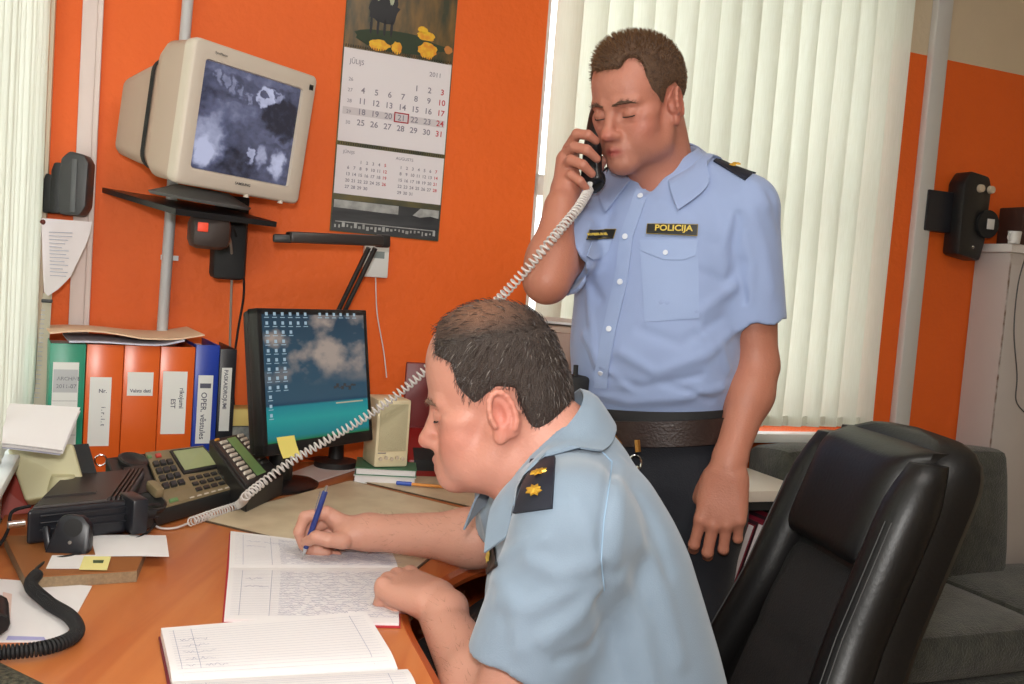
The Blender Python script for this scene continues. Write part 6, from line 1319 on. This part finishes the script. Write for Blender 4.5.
# ------------------------------------------------------------ seated officer
def seated():
    SH = mat('shirt_pale', s2l(124, 141, 158), .75, bump=.10, bscale=600, sheen=.25, noise=.03, nscale=6)
    B = Vector((.235, 1.335, .57)); N0 = P(548, 452, 1.345); Z = (N0-B).normalized(); L_ = (N0-B).length; T = ortho(B, Z, (-.978, -.208, 0)); X = T.to_3x3() @ Vector((1, 0, 0)); Fd = T.to_3x3() @ Vector((0, -1, 0))
    t = thing('person', 'seated officer in a pale blue shirt bending over the desk and writing', 'person', (B.x, B.y, .476))
    SL = P(574, 530, 1.165); SR = P(520, 500, 1.53); EL = P(503, 722, 1.15); WL = P(438, 612, 1.385); ER = P(512, 540, 1.60); WR = P(368, 532, 1.655)
    h = HF((0, 0, 0), Matrix.Rotation(math.radians(-96), 3, 'Z') @ Matrix.Rotation(math.radians(13), 3, 'X'), 1.10)
    h.C = P(503, 413, 1.27)-h.R @ Vector((.078, .006, -.002))*h.k; k = h.k
    lo = [h.C.x-.19, h.C.y-.16, h.C.z-.24]; hi = [h.C.x+.21, h.C.y+.16, h.C.z+.17]; S = SDF(lo, hi, .0022); head_sdf(S, h, .036, jowl=.8, long=-.016); S.ell(h.p(0, -.01, .066), [.070*k, .080*k, .066*k], h.R, .02)
    nk = N0+Vector((.0, 0, .0)); S.cone(h.p(0, .030, -.03), nk+Vector((.02, 0, 0)), .064, .070, .03); S.cone(h.p(0, -.012, -.075), nk+Vector((-.035, 0, -.03)), .048, .058, .03)
    HV = S.mesh(); parts = [HV]
    def arm(Sh, El, Wr, F0, f, ru=.052, re=.044, rf=.046, rw=.029, hh=.0026):
        al = np.array([tuple(p) for p in (Sh, El, Wr, F0)]); S = SDF(al.min(0)-.085, al.max(0)+.085, hh); m1 = lerp(El, Wr, .28)
        S.cone(Sh, El, ru, re, .02); S.cone(El, m1, re, rf, .02); S.cone(m1, Wr, rf, rw, .03); f(S); return S.mesh()
    # near (left) hand, loosely closed on the notebook
    FL = Vector((-.74, .66, .04)).normalized(); WL2 = WL+Vector((0, 0, .018))
    def fl(S): hand_sdf(S, WL2, FL, (0, 0, -1), (.70, .70, 0.10), [(64, 84, 55), (70, 86, 55), (72, 86, 55), (70, 86, 55)], [(.85, .30, .25), (.9, -.15, .5), (.8, -.4, .4)], 1.10, .04, .0022); c_ = WL2+FL*.085; S.ell(c_+Vector((0, 0, -.026)), [.030, .040, .018], None, .006); [S.ell(WL2+FL*a_*1.1+Vector((.70, .70, 0)).normalized()*b_*1.1+Vector((0, 0, .005)), [.0115]*3, None, .008) for a_, b_ in ((.090, .027), (.094, .006), (.088, -.015), (.077, -.033))]
    parts.append(arm(SL, EL, WL, WL+FL*.14, fl, .055, .048, .049, .031))
    # far (right) hand, writing
    def fr(S):
        f = lambda px, Y, rs, kk=.003: S.chain([P(x, y, yy) for (x, y), yy in zip(px, Y)], rs, kk)
        S.cone(WR, P(350, 533, 1.655), .029, .027, .02); W = P(350, 534, 1.655)
        for (x, y, yy, r) in ((326, 513, 1.655, .0135), (330, 519, 1.675, .0135), (333, 529, 1.69, .0135), (338, 540, 1.695, .012)): S.cone(P(352, 531, yy), P(x, y, yy), .020, r, .012)
        S.cone(P(350, 536, 1.635), P(338, 540, 1.625), .019, .015, .014)
        f([(326, 513), (305, 517), (299, 532), (303, 546)], [1.650, 1.637, 1.632, 1.634], [.0118, .0108, .0100, .0082])
        f([(343, 541), (328, 540), (316, 537), (306, 542)], [1.618, 1.606, 1.603, 1.615], [.0150, .0122, .0115, .0092])
        f([(330, 520), (309, 530), (307, 548), (314, 553)], [1.672, 1.655, 1.648, 1.655], [.0120, .0110, .0098, .0086])
        f([(334, 530), (317, 540), (318, 552), (327, 553)], [1.685, 1.665, 1.655, 1.655], [.0118, .0106, .0096, .0084])
        f([(338, 541), (327, 548), (329, 555), (338, 555)], [1.690, 1.678, 1.668, 1.665], [.0105, .0095, .0088, .0078])
    parts.append(arm(SR, ER, WR, P(300, 545, 1.62), fr, .055, .047, .046, .030))
    S = SDF([-.45, .95, .3], [.55, 1.75, 1.1], .014); S.loft(T, [-.02, .1, .3, L_-.04], [(.15, .1, 0, 0), (.15, .11, 0, 0), (.15, .1, 0, 0), (.06, .05, 0, 0)]); parts.append(S.mesh())
    def colf(v):
        c = np.tile(np.array(s2l(198, 144, 124)), (len(v), 1)).astype(float); m_ = (np.linalg.norm(v-np.array(h.C), axis=1) < .26); c[m_] = head_color(v[m_], h, s2l(196, 137, 118), s2l(194, 100, 86), s2l(190, 118, 112), .12, s2l(190, 150, 140)); return c
    vmesh('body', parts, SKIN, t, colf)
    ah = mat('arm_hair', s2l(120, 84, 60), .6)
    for prt, A_, B_ in ((parts[1], EL, WL), (parts[2], ER, WR)):
        D_ = (B_-A_).normalized(); cen = lambda p: (p-A_).dot(D_)/(B_-A_).length
        def fa(p, n, rn, D_=D_, cen=cen, A_=A_):
            u = cen(p); 
            if u < .1 or u > 1.0 or rn.random() < .25: return None
            n = (p-(A_+D_*(p-A_).dot(D_))).normalized(); d = (D_*.6+n*.45+Vector((rn.uniform(-.5, .5), rn.uniform(-.5, .5), rn.uniform(-.5, .5)))).normalized(); return [p, p+d*.004, p+d*.009]
        strands('arm_hair', prt[0], prt[1], 1500, fa, ah, t, .00022, 8)
    # hair, receding in front and thin on top
    S = SDF(lo, hi, .0022); S.ell(h.p(0, -.0065, .046), [.0775*k, .0875*k, .085*k], h.R, 0); S.ell(h.p(0, -.012, .067), [.0735*k, .0825*k, .069*k], h.R, .02*k); S.ell(h.p(0, .034, .005), [.070*k, .054*k, .066*k], h.R, .02*k)
    S.poly(h.M(), [(-.102, .145), (-.092, .092), (-.070, .076), (-.052, .066), (-.050, .034), (-.040, .012), (-.031, -.002), (-.016, .018), (.002, .030), (.024, .026), (.028, .0), (.034, -.028), (.050, -.052), (.065, -.064), (.13, -.05), (.15, .2), (-.10, .2)], .009)
    S.ell(h.p(0, -.092, .086), [.050*k, .040*k, .030*k], h.R, .008, 's')
    HM = S.mesh()
    def hcol(v):
        A = np.array(h.M().inverted()); l = v@A[:3, :3].T+A[:3, 3]; top = np.clip((l[:, 2]-.095)/.03, 0, 1)*np.clip(1-np.abs(l[:, 1]+.01)/.09, 0, 1); c = np.array(s2l(62, 50, 44))*(1-top[:, None]*.8)+np.array(s2l(158, 110, 84))*top[:, None]*.8; return c
    hairm = mat('dark_hair', (1, 1, 1), .6, attr='Col', noise=.35, nscale=150, bump=.5, bscale=500); ho = vmesh('hair', [HM], hairm, t, hcol, smooth_it=3)
    FW = h.R @ Vector((0, -1, 0)); Zh = h.R @ Vector((0, 0, 1)); Mi = h.M().inverted()
    def fn(grey):
        def g(p, n, rn):
            l = Mi @ p
            if l.z > .098 and l.y < .05 and rn.random() < .65: return None
            if grey and (l.z > .09 or rn.random() < .3): return None
            d = FW*(.55 if l.z > .04 else .25)-Zh*(.1 if l.z > .09 else .75 if l.z > .02 else .9)+Vector((rn.uniform(-.25, .25), rn.uniform(-.25, .25), rn.uniform(-.25, .25))); d = (d-n*d.dot(n)).normalized(); L1 = rn.uniform(.008, .016)*(1 if l.z > 0 else .6)
            return [p-n*.001, p+d*L1*.5+n*.0022, p+d*L1+n*.0022]
        return g
    strands('hair_tuft', HM[0], HM[1], 7500, fn(0), mat('dark_strands', s2l(52, 42, 38), .5, noise=.2), ho, .0006, 4); strands('grey_tuft', HM[0], HM[1], 1100, fn(1), mat('grey_strands', s2l(128, 120, 114), .5), ho, .0004, 5)
    face_bits(h, t, s2l(120, 92, 76))
    # shirt
    lo = np.array([-.17, .95, .52]); hi = np.array([.48, 1.75, N0.z+.13]); S = SDF(lo, hi, .0042)
    pr = [(.17, .135, 0, 0), (.185, .155, 0, -.01), (.195, .162, 0, -.015), (.198, .155, 0, -.01), (.200, .142, 0, .0), (.195, .125, 0, .008), (.165, .105, 0, .012), (.115, .085, 0, .012), (.082, .076, 0, 0)]
    S.loft(T, [-.01, .08, .16, .24, .31, .36, L_-.065, L_-.035, L_-.005], pr, .01, p=2.25)
    S.cone(T @ Vector((0, .008, L_-.04)), T @ Vector((0, .004, L_+.01)), .084, .062, .03)
    hemL = lerp(SL, EL, .70); hemR = lerp(SR, ER, .62); dL = (EL-SL).normalized(); dR = (ER-SR).normalized()
    for q in (SL, SR): S.cone(T @ Vector((0, .022, L_-.035)), q+Vector((0, 0, .01)), .066, .064, .04)
    sleeve(S, SL, EL, .076, .074, .70, .03, .064, 0); sleeve(S, SR, ER, .070, .066, .60, .03, .058, 0)
    v, q = S.mesh(); tmp = vmesh('tmp', [(v, q)], SH, None, world=False); C = Conf([tmp]); bpy.data.objects.remove(tmp)
    def fold(pts, w, a):
        l = C.line(pts, 0, 4)
        if len(l) > 1: S.ridge(l, w, a)
    for pts, w, a in [([(612, 462), (606, 500), (600, 540), (606, 590)], .006, -.005), ([(622, 462), (620, 510), (616, 560)], .012, .004), ([(530, 560), (560, 575), (600, 560)], .012, .006), ([(500, 600), (530, 610), (570, 590)], .011, .005), ([(490, 570), (515, 600), (520, 650)], .010, .005), ([(545, 640), (575, 620), (598, 590)], .012, .006),
                      ([(600, 600), (612, 640), (620, 684)], .012, -.007), ([(620, 580), (640, 630), (650, 684)], .014, .006), ([(640, 540), (665, 600), (680, 660)], .014, .004), ([(500, 560), (520, 545), (545, 540)], .009, .004), ([(560, 660), (590, 650), (606, 625)], .009, -.005), ([(575, 500), (590, 540), (590, 580)], .012, .004),
                      ([(480, 505), (486, 530), (492, 556)], .008, .005), ([(470, 500), (476, 530)], .008, -.004), ([(640, 500), (655, 530), (668, 570)], .012, -.003)]: fold(pts, w, a)
    S.cone(T @ Vector((0, -.02, L_+.12)), T @ Vector((0, -.024, L_-.03)), .074, .060, .006, 's'); S.cone(T @ Vector((0, -.06, L_+.0)), T @ Vector((0, -.115, L_-.03)), .038, .010, .004, 's')
    v, q = S.mesh(); sh = vmesh('shirt', [(v, q)], SH, t, smooth_it=2); C = Conf([sh])
    collar_sheet(T @ Matrix.Translation((0, -.014, L_-.002)), .080, .082, .074, -.022, .056, .062, sh, SH, a1=2.6, S=S)
    # epaulette on the near shoulder, chest badge
    C2 = Conf([o for o in sh.children if o.name.startswith('collar')]+[sh])
    g = C.sheet([(533, 461), (556, 459), (553, 509), (516, 514)], .003, .003, 6, 10); mb = MB(); mb.sheet(g, .004); e = wmesh('epaulette', mb, EPA, sh)
    for x, y in ((541.5, 476), (537.5, 493)): l, n = C.hit(x, y, .0062); star(l, n, Fd, .0118, e)
    for ln in ([(604, 590), (601, 560), (604, 520), (610, 480), (612, 462)], [(612, 462), (590, 440), (578, 428)]):
        l = C.line(ln, .0005); mb = MB(); mb.tube(l, .0011, 5); wmesh('seam', mb, mat('shirt_seam', s2l(138, 164, 188), .8), sh)
    g = C.sheet([(486, 545), (495, 542), (499, 566), (489, 574)], .003, .003, 4, 6); mb = MB(); mb.sheet(g, .003); b = wmesh('chest_badge', mb, BADGE, sh)
    l, n = C.hit(491.5, 556, .0055); M_ = frame(l, X, n.cross(X)); mb = MB(); out = [(.013*math.cos(a)*(1 if i % 2 else .7), .011*math.sin(a)*(1 if i % 2 else .7)) for i, a in enumerate(np.linspace(0, 2*PI, 12, endpoint=False))]
    mb.add([M_ @ Vector((x, y, 0)) for x, y in out]+[M_ @ Vector((x, y, .001)) for x, y in out], [tuple(range(12)), tuple(range(23, 11, -1))]+[(i, (i+1) % 12, (i+1) % 12+12, i+12) for i in range(12)]); wmesh('badge_emblem', mb, BYEL, b)
    # lower body on the chair
    S = SDF([-.38, .95, .03], [.50, 1.75, .78], .010); S.loft(T, [-.10, -.04, .03, .09], [(.165, .13, 0, 0), (.178, .15, 0, 0), (.178, .145, 0, 0), (.170, .135, 0, -.005)], .03)
    ff = Vector((-.978, -.208, 0)); side = Vector((.208, -.978, 0))
    for s in (1, -1):
        hp = Vector((B.x, B.y, .56))+side*s*.095; kn = hp+ff*.40+side*s*.05+Vector((0, 0, -.02)); ft = kn+ff*-.02+Vector((0, 0, -.43)); S.cone(hp, kn, .085, .066, .03); S.cone(kn, ft, .064, .055, .02)
    vmesh('trousers', [S.mesh()], NAVY, t)
    for s in (1, -1):
        hp = Vector((B.x, B.y, .56))+side*s*.095; ft = hp+ff*.38+side*s*.05; f_ = Vector((ft.x, ft.y, .05)); S = SDF([f_.x-.26, f_.y-.14, -.01], [f_.x+.12, f_.y+.12, .16], .006); S.cone(f_, Vector((f_.x, f_.y, .04))+ff*.17, .045, .036, .02); S.cone((f_.x, f_.y, .12), (f_.x, f_.y, .06), .048, .05, .02); S.half((0, 0, .002), (0, 0, -1), .002); vmesh('shoe', [S.mesh()], MATS['black_shoe'], t)
    tip = H(302, 559, DT+.0085); top = P(327, 486, tip.y-.02); pen('ballpoint_pen', tip, top, .0046, mat('pen_blue', s2l(40, 56, 120), .3), None, 'metal', 'blue and silver ballpoint pen in the seated officer\'s writing hand')
standing()
seated()
